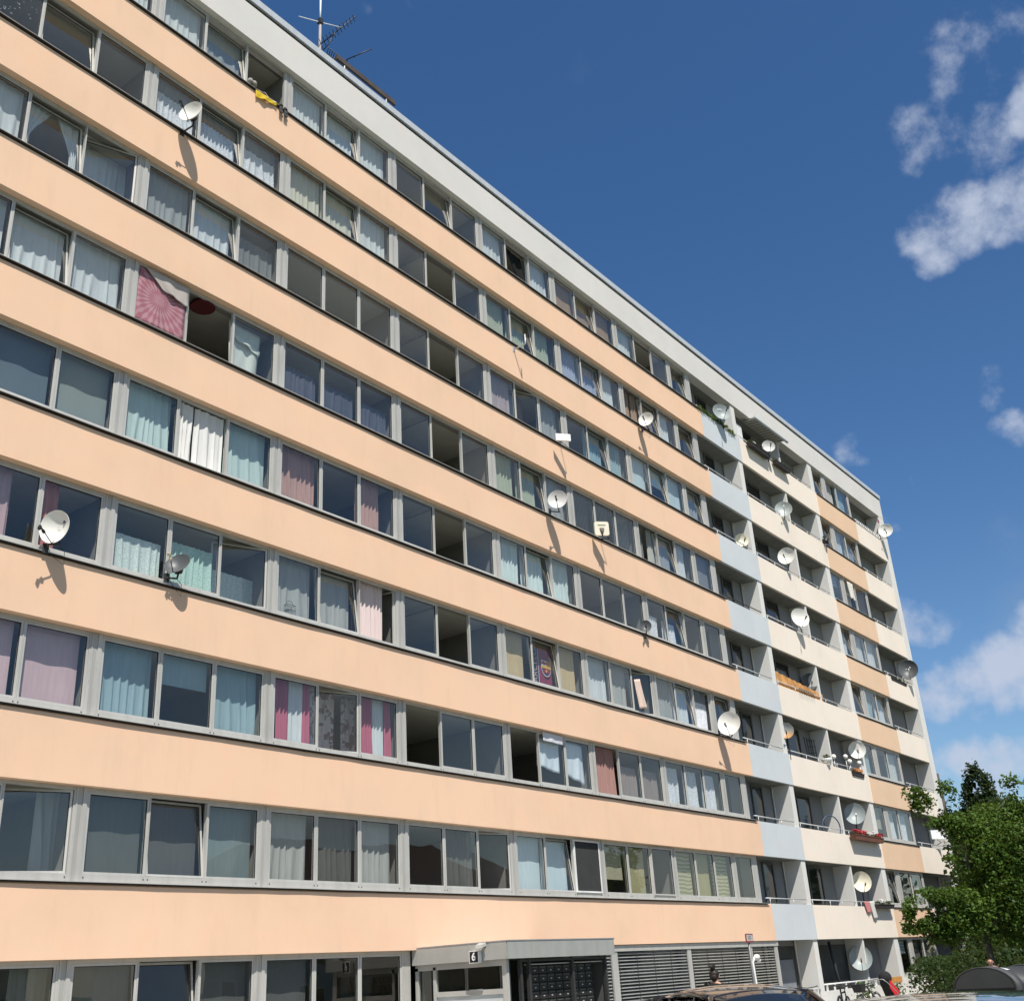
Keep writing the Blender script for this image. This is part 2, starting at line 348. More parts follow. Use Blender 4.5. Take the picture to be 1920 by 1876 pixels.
CL={ # curtain code -> words, list of (kind,f0,f1,g0,g1,material) ; f across, g up the window
'nw':('white net curtain',[('p',.0,1,0,1.05,C('net_white',(.80,.84,.86),.10))]),
'nb':('pale blue net curtain',[('p',0,.8,0,1.05,C('net_blue',(.60,.70,.78),.12))]),
'ng':('grey net curtain',[('p',0,1,0,1.05,C('net_grey',(.50,.53,.54),.22))]),
'nh':('grey net curtain drawn half across',[('p',0,.14,0,1.05,C('net_pale',(.72,.76,.77),.1)),('p',.14,1,0,.75,C('net_dusty',(.36,.38,.39),.35))]),
'nd':('dark lace curtain',[('p',0,1,0,.62,C('net_navy',(.20,.22,.30),.4))]),
'lw':('white lace curtain',[('q',0,1,0,.72,C('lace_white',(.80,.82,.86),.55,'lace')),('p',0,1,.72,1.05,C('net_veil',(.55,.60,.66),.6))]),
'cr':('cream curtain',[('p',0,1,0,1.05,C('curtain_cream',(.74,.72,.60),.05))]),
'gn':('pale green curtain',[('q',0,.85,0,1.05,C('curtain_green',(.55,.60,.47),.15))]),
'lb':('blue lace curtain',[('q',0,1,0,1.05,C('lace_blue',(.45,.50,.64),.5,'lace'))]),
'tw':('white curtain gathered to one side',[('q',.25,.8,0,1.05,C('net_white',(.80,.84,.86),.10))]),
'br':('brown striped curtain',[('q',0,.55,0,1.05,C('curtain_brown',(.33,.25,.20),0)),('q',.6,.95,0,1.05,MATS['curtain_brown'] if 'curtain_brown' in MATS else None)]),
'td':('white net curtains tied back',[('t',0,.48,0,1.05,C('net_white',(.80,.84,.86),.10)),('t',1,.58,0,1.05,C('net_white',(.8,.84,.86),.1))]),
'pg':('pinkish grey curtain',[('p',0,1,0,1.05,C('curtain_mauve',(.56,.47,.48),.12))]),
'tl':('teal curtain',[('q',0,.9,0,1.05,C('curtain_teal',(.38,.53,.58),.12))]),
'bl':('pale blue roller blind',[('b',0,1,0,1.05,C('blind_pale',(.66,.78,.82),0))]),
'bh':('half lowered pale blue blind',[('b',0,1,.5,1.05,C('blind_pale',(.66,.78,.82),0))]),
'ws':('white sheet',[('s',.06,.94,.12,.97,C('sheet_white',(.80,.86,.92),0))]),
'vb':('white slatted blind',[('v',0,1,0,1.05,C('slat_white',(.72,.77,.78),0))]),
'dg':('dark grey curtains',[('q',0,.4,0,1.05,C('curtain_slate',(.20,.22,.22),0)),('q',.7,1,0,1.05,C('curtain_ash',(.42,.44,.42),0))]),
'bg':('dark grey blind',[('b',0,1,0,1.05,C('blind_slate',(.26,.27,.30),0))]),
'xb':('woven blue grey blind',[('b',0,1,0,1.05,C('blind_woven_blue',(.19,.24,.28),0,'weave',(.12,.16,.19)))]),
'xg':('woven green grey blind',[('b',0,1,0,1.05,C('blind_woven_green',(.34,.39,.37),0,'weave',(.26,.30,.29)))]),
'mt':('mint curtain',[('p',0,1,0,1.05,C('curtain_mint',(.66,.80,.77),.04))]),
'mw':('pale mint curtain',[('q',0,.9,0,1.05,C('curtain_pale_mint',(.74,.85,.84),.04))]),
'wh':('bright white curtains blowing out',[('q',.0,.30,-.02,1.0,C('curtain_white',(.86,.85,.82),0)),('q',.34,1,-.02,1.0,C('curtain_white',(.86,.85,.82),0))]),
'pb':('pinkish brown curtain',[('q',0,1,0,1.05,C('curtain_rose',(.60,.38,.34),.05))]),
'pl':('pinkish brown curtain on the left',[('q',0,.7,0,1.05,C('curtain_rose',(.60,.38,.34),.05))]),
'lg':('white lace swag',[('q',.0,.75,0,.62,C('lace_white',(.80,.82,.86),.55,'lace'))]),
'tt':('tied white veil',[('t',0,.4,0,1.05,C('net_white',(.8,.84,.86),.1))]),
'pm':('mauve curtains',[('p',.1,.65,0,1.05,C('curtain_pink_mauve',(.62,.44,.46),.08))]),
'or':('orange curtain on the left',[('q',0,.35,0,1.05,C('curtain_orange',(.66,.29,.22),.05))]),
'hl':('white lace half curtain',[('p',0,1,.02,.6,C('lace_mint',(.74,.84,.80),.35,'lace'))]),
'hg':('mint lace half curtain',[('q',0,1,.02,.72,C('lace_green',(.55,.75,.68),.35,'lace'))]),
'lwq':('lace',[('p',0,1,0,.6,C('lace_mint',(.74,.84,.80),.35,'lace'))]),
'gw':('grey white curtain',[('p',0,.95,0,1.05,C('curtain_grey_white',(.52,.53,.51),.08))]),
'gd':('dark screen and grey curtain',[('p',.05,1,0,1.05,C('curtain_dim',(.20,.20,.19),.25))]),
'pw':('pinkish white curtain',[('q',0,.75,-.02,1.05,C('curtain_blush',(.82,.68,.66),0))]),
'bb':('beige roller blind',[('b',0,.86,0,1.05,C('blind_beige',(.70,.55,.33),0))]),
'bt':('tan roller blind',[('b',0,1,0,1.05,C('blind_tan',(.46,.32,.20),0))]),
'pe':('grey pane behind hanging cloth',[('q',0,.3,.3,1.05,C('curtain_taupe',(.36,.30,.28),.1))]),
'bp':('pink roller blind',[('b',0,.97,0,1.05,C('blind_pink',(.72,.52,.545),0))]),
'sb':('light blue curtain',[('p',0,1,0,1.05,C('curtain_sky',(.38,.52,.57),.03))]),
'sh':('half lowered light blue blind',[('b',0,1,.58,1.05,C('curtain_sky',(.38,.52,.57),.03))]),
'pk':('pink and white curtains',[('q',.16,.46,0,1.05,C('curtain_raspberry',(.56,.17,.25),0)),('q',.48,.8,0,1.05,C('net_white',(.8,.84,.86),.1)),('q',.8,.98,0,1.05,C('curtain_raspberry',(.56,.17,.25),0))]),
'fl':('patterned lace curtains',[('q',0,.6,0,1.05,C('curtain_floral',(.72,.64,.62),.1,'floral',(.30,.20,.19))),('q',.74,1.05,0,1.05,C('curtain_floral',(.7,.6,.6),.1))]),
'bp2':('brown curtain',[('q',0,1,-.02,1.05,C('curtain_brick',(.44,.26,.23),0))]),
'gb':('taupe curtain',[('q',.2,1,0,.7,C('curtain_taupe',(.36,.30,.28),.1))]),
'lc':('white lace curtain hung low',[('q',.1,.85,0,.9,C('lace_white',(.8,.82,.86),.55,'lace'))]),
'wr':('white curtain on the right',[('q',.52,1,0,1.05,C('curtain_grey_white',(.52,.53,.51),.08))]),
'bk':('dark grey roller blind',[('b',0,1,0,1.05,C('blind_charcoal',(.13,.135,.13),0))]),
'bu':('teal grey roller blind',[('b',0,1,0,1.05,C('blind_teal_grey',(.23,.29,.30),0))]),
'hb':('tan half blind',[('b',0,.97,.30,1.05,C('blind_khaki',(.48,.44,.32),0))]),
'by':('olive yellow blind',[('b',0,.95,0,1.05,C('blind_olive',(.46,.42,.24),0))]),
'sy':('striped olive blind',[('b',0,1,0,1.05,C('blind_olive_stripe',(.34,.34,.20),0,'hstripe',(.56,.54,.38)))]),
'sc':('dark insect screen in a white outer frame',[]),
'wb':('white blind',[('b',0,1,0,.95,C('blind_white',(.74,.76,.75),0))]),
'zb':('striped white day and night blind',[('b',0,1,.6,1.05,C('blind_zebra',(.74,.78,.8),0,'hstripe',(.35,.42,.48)))]),
'dr':('grey curtain',[('q',.45,1,0,1.05,C('curtain_olive_grey',(.20,.21,.18),.05))]),
'bf':('butterfly pattern net curtain',[('x',0,1,0,1,C('motif_white',(.75,.77,.8),0))]),'--':(None,[])}
CL['br'][1][1]=('q',.62,.95,0,1.05,MATS['curtain_brown']); CL['lw2']=CL['lwq']
def curtain(mb,spec,x0,x1,b,y,mats,seed):
    rnd=random.Random(seed); z0=b+ZA-.02; z1=b+ZB+.02; W=x1-x0
    def mi(m):
        if m not in mats: mats.append(m)
        return mats.index(m)
    for (kind,f0,f1,g0,g1,m) in spec:
        xa=x0+W*f0; xb=x0+W*f1; za=z0+(z1-z0)*g0; zb=z0+(z1-z0)*g1; k=mi(m)
        if kind in 'pqt':
            amp=.020 if kind=='p' else .034; lam=(.17 if kind=='p' else .12)*rnd.uniform(.8,1.6); n=max(6,int(abs(xb-xa)/.014)); rows=5; vs=[]; fs=[]; ph=rnd.uniform(0,6)
            for r_ in range(rows+1):
                t=r_/rows; z=zb+(za-zb)*t
                for i in range(n+1):
                    s=i/n; x=xa+(xb-xa)*s
                    if kind=='t':
                        g=1-.78*math.sin(min(1,t/.72)*PI/2)**1.5 if t<.72 else .22+.25*(t-.72); x=xa+(xb-xa)*s*g
                    a=amp*(.45+.6*t)*max(.12,1+1.5*noise.noise((x*4.2,seed,0)))
                    u=ph+(x if kind!='t' else xa+(xb-xa)*s)*2*PI/lam+6*noise.noise((x*2.3,seed,t*.35))
                    yy=y+a*(math.sin(u)+.35*math.sin(2*u+1))+.022*noise.noise((x*2.1,seed+5,t*.8)); zz=z+(.012*noise.noise((x*3,seed,9)) if r_==rows else 0)
                    vs.append((x,yy,zz))
            for r_ in range(rows):
                for i in range(n): q=r_*(n+1)+i; fs.append((q,q+1,q+n+2,q+n+1))
            mb.add(vs,fs,k,True)
        elif kind=='b':
            n=8; vs=[]; fs=[]
            for i in range(n+1):
                x=xa+(xb-xa)*i/n; d=.006*math.sin(i*1.3+seed)
                vs+=[(x,y-.02+d,zb),(x,y-.02+d*1.7,za)]
            for i in range(n): fs.append((2*i,2*i+2,2*i+3,2*i+1))
            mb.add(vs,fs,k,True); mb.box(xa,xb,y-.035,y-.022,za-.015,za+.012,k)
        elif kind=='x':
            for i in range(34):
                x=xa+(xb-xa)*rnd.random(); z=za+(zb-za)*rnd.random(); a=rnd.uniform(0,3); q=.022
                for sg_ in (-1,1): mb.add([(x,y-.08,z),(x+sg_*q*math.cos(a)*1.3,y-.09,z+q),(x+sg_*q*1.2,y-.09,z-q*.4)],[(0,1,2)],k)
        elif kind=='v':
            n=int((xb-xa)/.085)
            for i in range(n): x=xa+i*.085; mb.quad((x,y-.03,za),(x+.07,y+.03,za),(x+.07,y+.03,zb),(x,y-.03,zb),k)
        elif kind=='s':          # hung sheet with sagging diagonal folds
            nx,nz=26,18; vs=[];fs=[]
            for j in range(nz+1):
                for i in range(nx+1):
                    s=i/nx;t=j/nz; sag=.10*math.sin(s*PI)*t; f=.03*math.sin((s*2.2+t*3.2)*4+seed)+.02*math.sin((s*5-t*4)*3)
                    vs.append((xa+(xb-xa)*s,y-.05+f*(.2+t),zb+(za-zb)*t*(1-.10*s*(seed%2))-sag*.4))
            for j in range(nz):
                for i in range(nx): q=j*(nx+1)+i; fs.append((q,q+1,q+nx+2,q+nx+1))
            mb.add(vs,fs,k,True)
STATE={'C':'closed','T':'tilted','R':'part opened','r':'opened','Q':'opened','O':'wide open','S':'closed'}
WIN=[]   # (row, x0, x1, y, state, code)
T={8:["C.-- C.-- C.nw","C.nw T.ng O.--","C.nw T.nw C.nw","C.-- T.-- C.--","C.nw O.-- C.nw","C.bt T.bt C.bt","C.nw O.-- C.--","T.--"],
7:["C.bf T.-- C.--","C.lw T.lw C.lw","C.cr T.cr C.nw","C.-- O.-- C.--","C.gn T.gn C.gn","C.lb T.lb C.tw","O.br T.br C.tw","T.--"],
6:["C.nw T.td R.nw","C.ng T.nw C.nh","C.-- C.-- C.--","C.-- O.-- C.--","C.pg R.br C.ng","C.-- T.tl C.tl","C.bl T.bh C.bl","T.ng"],
5:["C.nw T.nw C.nw","O.-- O.-- C.--","C.nd C.nd C.nd","C.-- O.-- C.--","C.gn T.gn C.ng","C.vb C.vb C.vb","O.dg T.ng C.tw","C.bg"],
4:["O.-- C.xb C.xg","C.mt O.wh C.mt","C.pb C.-- C.pl","C.-- O.-- C.--","C.mw T.mw C.mw","C.-- C.-- C.--","C.lg T.lg C.tt","C.--"],
3:["C.pm C.pm C.or","C.hl C.hg R.lwq","C.gw T.gw r.pw","C.-- O.-- C.--","C.bb T.-- C.bb","C.nw C.gw R.pe","C.ng T.nw r.lw","T.--"],
2:["C.bp C.bp C.bp","C.sb C.sh C.sb","C.pk R.fl C.pk","O.-- C.-- C.--","O.-- C.-- C.--","O.bp2 C.gb C.gb","C.lc C.lc C.lc","C.--"],
1:["C.-- C.-- R.wr","C.bk T.bk C.bu","C.gw C.gd C.gw","C.-- C.gd R.--","C.bl T.bl S.sc","C.hb C.by S.sc","C.sy C.by C.sy","C.--"],
0:["C.-- C.-- C.dr","C.bk T.-- C.bk","C.bk C.-- C.--"]}
TR={8:"T.-- O.gw C.tl",7:"T.-- C.nw T.ng",6:"C.zb O.tw R.--",5:"T.nw C.nw C.nw",4:"T.-- C.tl T.nw",3:"C.sb C.-- C.wb",2:"C.hb C.lc C.lc",1:"T.gw C.gd C.wr",0:"C.zb C.gd C.gd"}
YW=.165
for k,rows in T.items():
    xs=[]
    for bi,s in enumerate(rows):
        for wi,tok in enumerate(s.split()):
            x0=(bi-1)*P+G0+wi*GP; xs.append((x0,x0+GW)); st,c=tok.split('.'); WIN.append((k,x0,x0+GW,YW,st,c))
    if k==0: frame_strip(xs,k,-4.4,8.36,YW,[-P*0+i*P for i in (-1,0,1)],True)
    else:
        xs2=[(-2*P+G0+wi*GP,-2*P+G0+wi*GP+GW) for wi in range(3)]
        frame_strip(xs,k,-4.4,26.5,YW,[i*P for i in range(-1,7)],k<=3)
    xr=[(39.2,40.32),(40.92,42.2),(42.36,43.8)]
    for (x0,x1),tok in zip(xr,TR[k].split()):
        st,c=tok.split('.'); WIN.append((k,x0,x1,.11,st,c))
    frame_strip(xr,k,38.95,44.06,.11,[40.62],False)
part(MB().box(XL,-4.4,.17,.3,2.4,24.7),'blind_strip',ALUD)
def proj_area(w):
    k,x0,x1,y,st,c=w; pts=[]
    for (x,z) in ((x0,Bz(k)+ZA),(x1,Bz(k)+ZA),(x1,Bz(k)+ZB),(x0,Bz(k)+ZB)):
        q=CR.transposed()@(Vector((x,y,z))-CAMP); pts.append((960+FPX*q.x/-q.z,938-FPX*q.y/-q.z))
    pts=[(min(max(a,0),1920),min(max(b,0),1876)) for a,b in pts]
    return abs(sum(pts[i][0]*pts[(i+1)%4][1]-pts[(i+1)%4][0]*pts[i][1] for i in range(4)))/2
WIN.sort(key=proj_area,reverse=True)
FAR=MB(); FARM=[ALUL,BLACK,GLASS,WHITEF]
SCREEN=m_plain('insect_screen',(.035,.035,.035),.9)
for n,(k,x0,x1,y,st,c) in enumerate(WIN):
    b=Bz(k); M=hinge(st,x0,x1,b,y); seed=k*37+int(x0*11); words,spec=CL[c]; yc=y+(.62 if st in 'Rr' else .27 if st=='T' else .22)
    if st in 'O' and c=='wh': yc=y+.10
    if c in ('pw','bp2') : yc=y+.16
    if st=='r' and c!='pw': yc=y+.2
    if n<98:
        sb=MB(); sash(sb,x0,x1,b,y,M); o=sb.build('window',[WHITEF if st=='S' else ALUL,BLACK],bld)
        o['label']=(STATE[st]+' window'+(' with '+words if words else ' without curtain'))
        pm=MB()
        if st=='S': pm.M=M; pm.box(x0,x1,y+.03,y+.036,b+ZA,b+ZB); pm.build('insect_screen',SCREEN,o)
        else: pane(pm,x0,x1,b,y,M); pm.build('pane',GLASS,o,False)
        if spec:
            cm=MB(); mats=[]; curtain(cm,spec,x0,x1+(.5 if st=='R' else 0),b,yc,mats,seed); cm.build('blind' if spec[0][0] in 'bv' else 'curtain',mats,o,False)
    else:
        sash(FAR,x0,x1,b,y,M,0); pane(FAR,x0,x1,b,y,M,2); curtain(FAR,spec,x0,x1,b,yc,FARM,seed)
fo=FAR.build('window',FARM,bld,False); fo['kind']='stuff'; fo['label']='the smaller windows of the upper rows and the far end'
# ---- ground floor
part(MB().box(XL,8.36,.02,.4,-.5,Bz(0)+1.2),'plinth_wall',GREYW); part(MB().box(U3,44.1,.02,.4,-.6,Bz(0)+1.22),'plinth_wall',WHITEW); part(MB().box(U4,U5,.02,.13,-.6,.7),'low_wall',WHITEW)
part(MB().box(12.5,27.05,.05,.12,2.205,2.362).box(12.5,27.05,.12,.3,2.205,2.3),'lintel',ALU)
def louvre(x0,x1,z0,z1,y,m,name='venetian_blind'):
    mb=MB(); n=int((z1-z0)/.085)
    for i in range(n):
        z=z0+(i+.5)*(z1-z0)/n; d=.004*math.sin(i*2.7)
        mb.add([(x0,y-.035,z-.026+d),(x1,y-.035,z-.026-d),(x1,y+.03,z+.022-d),(x0,y+.03,z+.022+d),(x0,y-.035,z-.022+d),(x1,y-.035,z-.022-d),(x1,y+.03,z+.026-d),(x0,y+.03,z+.026+d)],
            [(0,3,2,1),(4,5,6,7),(0,1,5,4),(2,3,7,6)])
    nx=max(2,int((x1-x0)/.95))
    for i in range(nx+1): x=x0+.06+(x1-x0-.12)*i/nx; mb.box(x-.008,x+.008,y-.04,y-.036,z0,z1,1)
    return part(mb,name,[m,DARKM],fix=False)
LV=m_plain('blind_slat',(.28,.28,.27),.5,.2); LV2=m_plain('blind_slat_beige',(.27,.265,.235),.55,.1)
for (x0,x1,m) in ((15.85,16.4,LV),(16.72,20.64,LV),(20.88,24.83,LV2),(25.05,26.75,LV2)): louvre(x0,x1,-.3,2.19,.12,m)
for (x0,x1) in ((16.42,16.70),(20.65,20.87),(24.84,25.04),(26.76,27.0)): part(MB().box(x0,x1,.07,.3,-.5,2.2),'door_post',ALU)
part(MB().box(12.5,27.0,.32,.42,-.5,2.4),'shop_glazing',m_plain('dark_glass',(.015,.017,.018),.06))
part(MB().box(12.6,15.8,.1,.3,-.5,2.2),'entrance_wall',DARKDOOR)
# ground loggias
mb=MB(); mb.box(26.95,30.06,.0,.12,-.5,.12).box(30.45,38.49,.0,.12,-.5,.62); part(mb,'low_wall',WHITEW)
mb=MB()
for (xa,xb,z,ps) in ((27.0,30.05,.72,[27.3,28.6,29.8]),(30.45,36.2,.84,[30.7,31.4,32.5,33.5,34.5,35.6])):
    mb.tube([(xa,.06,z),(xb,.06,z)],.03,6)
    for x in ps: mb.box(x-.03,x+.03,.03,.09,.1,z)
part(mb,'railing',WHITEF,'white ground floor railing')
part(MB().box(36.3,38.45,.0,.06,.64,.86),'plank',m_plain('orange_plank',(.55,.26,.07),.7))
part(MB().box(27.6,29.6,LB-.06,LB-.012,-.2,1.75),'balcony_door',m_plain('grey_panel',(.20,.215,.235),.6),'wide grey ground floor door')
part(MB().tube([(32.55,.5,2.3),(33.3,.5,-.3)],.06),'diagonal_pipe',DARKM)
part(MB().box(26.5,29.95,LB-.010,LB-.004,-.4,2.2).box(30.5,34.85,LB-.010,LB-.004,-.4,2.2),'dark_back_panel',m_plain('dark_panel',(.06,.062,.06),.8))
# ---- entrance porch
por=bld
PX0,PX1,PY=8.40,12.50,-2.53
part(MB().box(PX0,PX1,PY,0,2.075,2.395).box(PX0,PX0+.3,-.002,.15,2.09,2.36),'canopy',[m_alu('canopy_sheet',(.40,.40,.375),.55)])
part(MB().box(PX0-.012,PX0,PY+.012,.14,2.06,2.41).box(PX0-.006,PX1,PY-.01,PY,2.06,2.402),'canopy_fascia',[MATS['canopy_sheet']])
part(MB().box(PX0-.02,PX1+.02,PY-.02,0,2.403,2.425),'canopy_flashing',GALV)
part(MB().box(PX0-.018,PX0-.012,-1.52,-1.5,2.06,2.41).box(PX0-.018,PX0-.012,-.06,-.045,2.06,2.41).box(9.24,9.255,PY-.016,PY-.01,2.06,2.4).box(9.44,9.455,PY-.016,PY-.01,2.06,2.4).box(11.6,11.61,PY-.016,PY-.01,2.06,2.4),'panel_joint',ALUD)
# glazed side of the porch
XD=8.55
mb=MB()
for (ya,yb,za,zb) in ((-2.40,-2.28,-.4,2.06),(-.44,-.36,-.4,2.0),(.08,.16,-.4,2.0),(-2.28,.16,1.94,2.06),(-2.28,-.44,1.40,1.50),(-.36,.08,1.18,1.24)):
    mb.box(XD-.04,XD+.04,ya,yb,za,zb)
part(mb,'porch_frame',ALU)
part(MB().box(XD-.01,XD+.01,-2.28,-.44,-.35,1.40),'porch_panel',m_plain('porch_white_panel',(.52,.55,.54),.5))
part(MB().quad((XD,-2.28,1.5),(XD,-.44,1.5),(XD,-.44,1.94),(XD,-2.28,1.94)).quad((XD,-.36,-.3),(XD,.08,-.3),(XD,.08,1.94),(XD,-.36,1.94)),'porch_glass',GLASSD,fix=False)
part(MB().box(XD-.07,XD-.04,-1.75,-1.40,1.475,1.515),'door_handle',GALV)
part(MB().box(12.35,12.45,-2.3,0,-.4,2.06).box(8.6,12.4,-.02,.2,-.4,2.06),'porch_back_wall',DARKDOOR)
mb=MB()
for x in (8.62,9.05,9.35,10.98,12.33): mb.box(x-.035,x+.035,-2.38,-2.30,-.4,2.06)
mb.box(9.05,12.35,-2.375,-2.305,1.99,2.04); part(mb,'porch_front_frame',DARKM)
part(MB().box(9.3,12.3,-2.30,-2.26,1.925,1.945).box(10.3,12.3,-2.30,-2.26,2.0,2.012),'metal_strip',ALUL)
mail=MB(); slot=MB()
for i in range(8):
    for j in range(10):
        x=9.66+i*.30; z=.22+j*.17
        mail.box(x,x+.28,-2.16,-1.9,z,z+.155,0); slot.box(x+.03,x+.25,-2.166,-2.161,z+.115,z+.135,0); slot.box(x+.12,x+.17,-2.166,-2.161,z+.05,z+.07,1)
mo=mail.build('mailbox_block',m_plain('mailbox_dark',(.022,.022,.021),.45,.1)); slot.build('mailbox_slot',[m_plain('slot_metal',(.12,.12,.12),.4,.4),ALUL],mo)
tag(mo,'block of dark mailboxes behind the glazing of the entrance porch','mailboxes')
# house number light box
no=empty('house_number_sign',(8.33,-1.72,2.14),'square black house number sign reading 6 with white edge, on the grey canopy','sign')
MB().box(-.05,.045,-.135,.135,-.125,.125).build('sign_box',WHITEF,no); MB().box(-.056,-.05,-.11,.11,-.105,.105).build('sign_face',BLACK,no)
text_mesh('6',.22,.002,'numeral',m_plain('numeral_white',(.85,.85,.85),.5),no,Matrix.Translation((-.060,0,0))@Matrix.Rotation(R(-90),4,'Z')@Matrix.Rotation(R(90),4,'X'),.004)
fl=empty('flood_light',(8.33,-1.95,2.36),'small grey floodlight on the canopy edge right of the number 6','lamp')
MB().box(-.02,.07,-.02,.02,-.05,.06).build('bracket',DARKM,fl)
MB().prism([(-.16,-.06),(-.02,-.02),(-.02,.05),(-.15,.0)],'y',-.09,.09).build('lamp_head',ALUL,fl)
#@@THINGS_BEGIN
# ================================================================ SATELLITE DISHES
def dish(px,py,Y,az,el,r,m,label,mount=None,pole=False,marks=None,lnbm=None,rail=None,cable=False,shape='round',group='satellite dishes on the block'):
    c=aty(px,py,Y); a,e=R(az),R(el); n=Vector((-math.cos(a)*math.cos(e),-math.sin(a)*math.cos(e),math.sin(e))); u=Vector((0,0,1)).cross(n).normalized(); v=n.cross(u)
    M=Matrix.Translation(c)@Matrix(((u.x,v.x,n.x,0),(u.y,v.y,n.y,0),(u.z,v.z,n.z,0),(0,0,0,1)))
    root=empty('satellite_dish',c,label,'satellite dish',0,group); Mi=Matrix.Translation(-c)
    mb=MB(); mb.M=Mi@M@Matrix.Diagonal((1,1.08,1,1)); d=.16*r/.4*.4/.35
    prof=[(r*t,-d*(1-t*t)) for t in (.001,.2,.4,.6,.75,.88,.96,1)]+[(r*1.012,.004),(r*1.012,-.008)]+[(r*t,-d*(1-t*t)-.012) for t in (.97,.8,.6,.4,.2,.001)]
    mb.lathe(prof,40); mb.build('reflector',m,root)
    arm=MB(); arm.M=Mi@M; y0=-r*1.06; f=r*1.15
    tip=Vector((0,-r*.62,f)); arm.tube([(0,y0+.06,-.06),(0,y0-.02,.02),tuple(tip*.92+Vector((0,-.02,0)))],.011,6); arm.build('feed_arm',DARKM,root)
    l=MB(); l.M=Mi@M@Matrix.Translation(tip)@Matrix.Rotation(R(-28),4,'X'); l.lathe([(.001,-.08),(.028,-.08),(.029,-.03),(.018,-.015),(.016,.05),(.024,.055),(.024,.09),(.001,.09)],12); l.box(-.022,.022,-.07,.0,.04,.09); l.build('receiver_head',lnbm or BLACK,root)
    b=MB(); b.M=Mi; back=c-n*(d+.05)-v*(r*.25); low=back-v*r*.75-n*.03
    if mount is not None:
        w=Vector(mount); pts=[w,Vector((w.x,low.y,low.z-.02)) if not rail else Vector((w.x,w.y,low.z)),Vector((low.x,low.y,low.z+.01)),back]
        b.tube(pts,.021,8); b.box(w.x-.06,w.x+.06,w.y-.012,w.y,w.z-.09,w.z+.09)
    else: b.tube([Vector((back.x,back.y,pole)),Vector((back.x,back.y,back.z+.1))],.025,8)
    b.M=Mi@M; b.box(-.07,.07,-r*.45,-r*.05,-d-.07,-d-.02); b.build('bracket',DARKM,root)
    if cable:
        w=Vector(mount); k=MB(); k.M=Mi; t=M@tip; k.tube([low,low+Vector((.10,-.02,-.10)),low+Vector((.16,.05,-.32)),Vector((w.x+.12,-.06,w.z-.10)),Vector((w.x+.03,-.03,w.z+.12)),Vector((w.x-.05,.06,w.z+.06))],.006,5); k.build('cable',m_plain('cable_grey',(.5,.5,.5),.6) if cable==1 else BLACK,root)
    if marks:
        for (x,y,w_,h_,mm) in marks:
            q=MB(); q.M=Mi@M; rr=math.hypot(x,y)/r; z=-d*(1-rr*rr)+.006; q.box(x-w_/2,x+w_/2,y-h_/2,y+h_/2,z,z+.004); q.build('emblem',mm,root)
    return root
DW=m_plain('dish_white',(.72,.71,.66),.45,0,.05); DG=m_plain('dish_light_grey',(.56,.55,.53),.45,0,.06); DD=m_plain('dish_anthracite',(.085,.09,.095),.45,0,.1); DGR=m_plain('dish_grey_green',(.30,.34,.34),.45,0,.08)
DCR=m_plain('dish_cream',(.70,.66,.52),.45,0,.05); DMET=m_plain('dish_mesh_grey',(.40,.43,.42),.5,.2,.1)
MK=m_plain('emblem_dark',(.05,.05,.06),.5); MKW=m_plain('emblem_white',(.75,.75,.75),.5); YB=.0
def rust(nt):
    t2=tex(nt,scale=4,Detail=5)
    tc=N(nt,'ShaderNodeTexCoord'); sp=N(nt,'ShaderNodeSeparateXYZ'); nt.links.new(tc.outputs['Object'],sp.inputs[0])
    a=N(nt,'ShaderNodeMath',operation='MULTIPLY_ADD'); nt.links.new(sp.outputs['Z'],a.inputs[0]); a.inputs[1].default_value=-2.2; nt.links.new(t2.outputs[0],a.inputs[2])
    return pb(nt,ramp(nt,a.outputs[0],[(.45,(.26,.28,.28)),(.85,(.45,.24,.09))]),.55)
DRU=mat('dish_rusty',rust)
dish(357,208,-.45,22,10,.285,DW,'white dish tilted upward over a lace curtained window, second storey from the top',aty(341,249,0)+Vector((0,0,0)),cable=2)
dd=dish(101.7,987,-.26,26,0,.292,DW,'white dish with a small black square emblem, left edge of the facade',aty(85,1028,-.052),cable=2,marks=[(.145,.10,.055,.055,MK),(.0,-.02,.012,.012,MK),(.04,-.03,.012,.012,MK)])
q=MB(); 
dish(332,1055.5,-.17,30,30,.256,DD,'dark grey dish with pale receiver in front of the mint lace half curtains',aty(312,1083,-.052),cable=2,lnbm=m_plain('receiver_cream',(.62,.52,.36),.5))
dish(1211,785.5,-.4,15,10,0.28,DW,'white dish before brown curtains near the blue loggias, second storey from the top',aty(1204,806,-.052),cable=2)
dish(1045,935.5,-.5,28,10,0.297,DG,'light grey dish on a curved arm above the cream square antenna',aty(1031,958,-.052),cable=1)
dish(1210.8,1173,-.14,30,10,0.191,DD,'small dark grey dish before a net of pale drapes, middle of the facade',aty(1209,1192,-.052),cable=2)
dish(1366.6,1355.4,-.5,12,12,0.403,DW,'largest white dish at the right end of the long peach band, beside the blue loggia',aty(1348,1374,-.052),cable=1)
dish(1352.8,771.6,-.25,52,12,0.395,DGR,'grey green dish with pale lettering behind ivy on the top blue balcony',aty(1356,800,.0),rail=True,marks=[(0,.22,.22,.03,MKW)])
dish(1441,836,-.25,38,12,0.297,DG,'pale dish with a black receiver in the shade of the awning',aty(1441,862,.0),rail=True)
dish(1469,953.7,-.1,25,15,0.386,DMET,'translucent grey dish with three white receivers on a cream balcony',aty(1470,975,.05),rail=True,lnbm=WHITEF)
dish(1390.8,1012,.35,44,10,0.291,DCR,'cream dish half in shade inside a blue fronted loggia',None,pole=Bz(6)+.2)
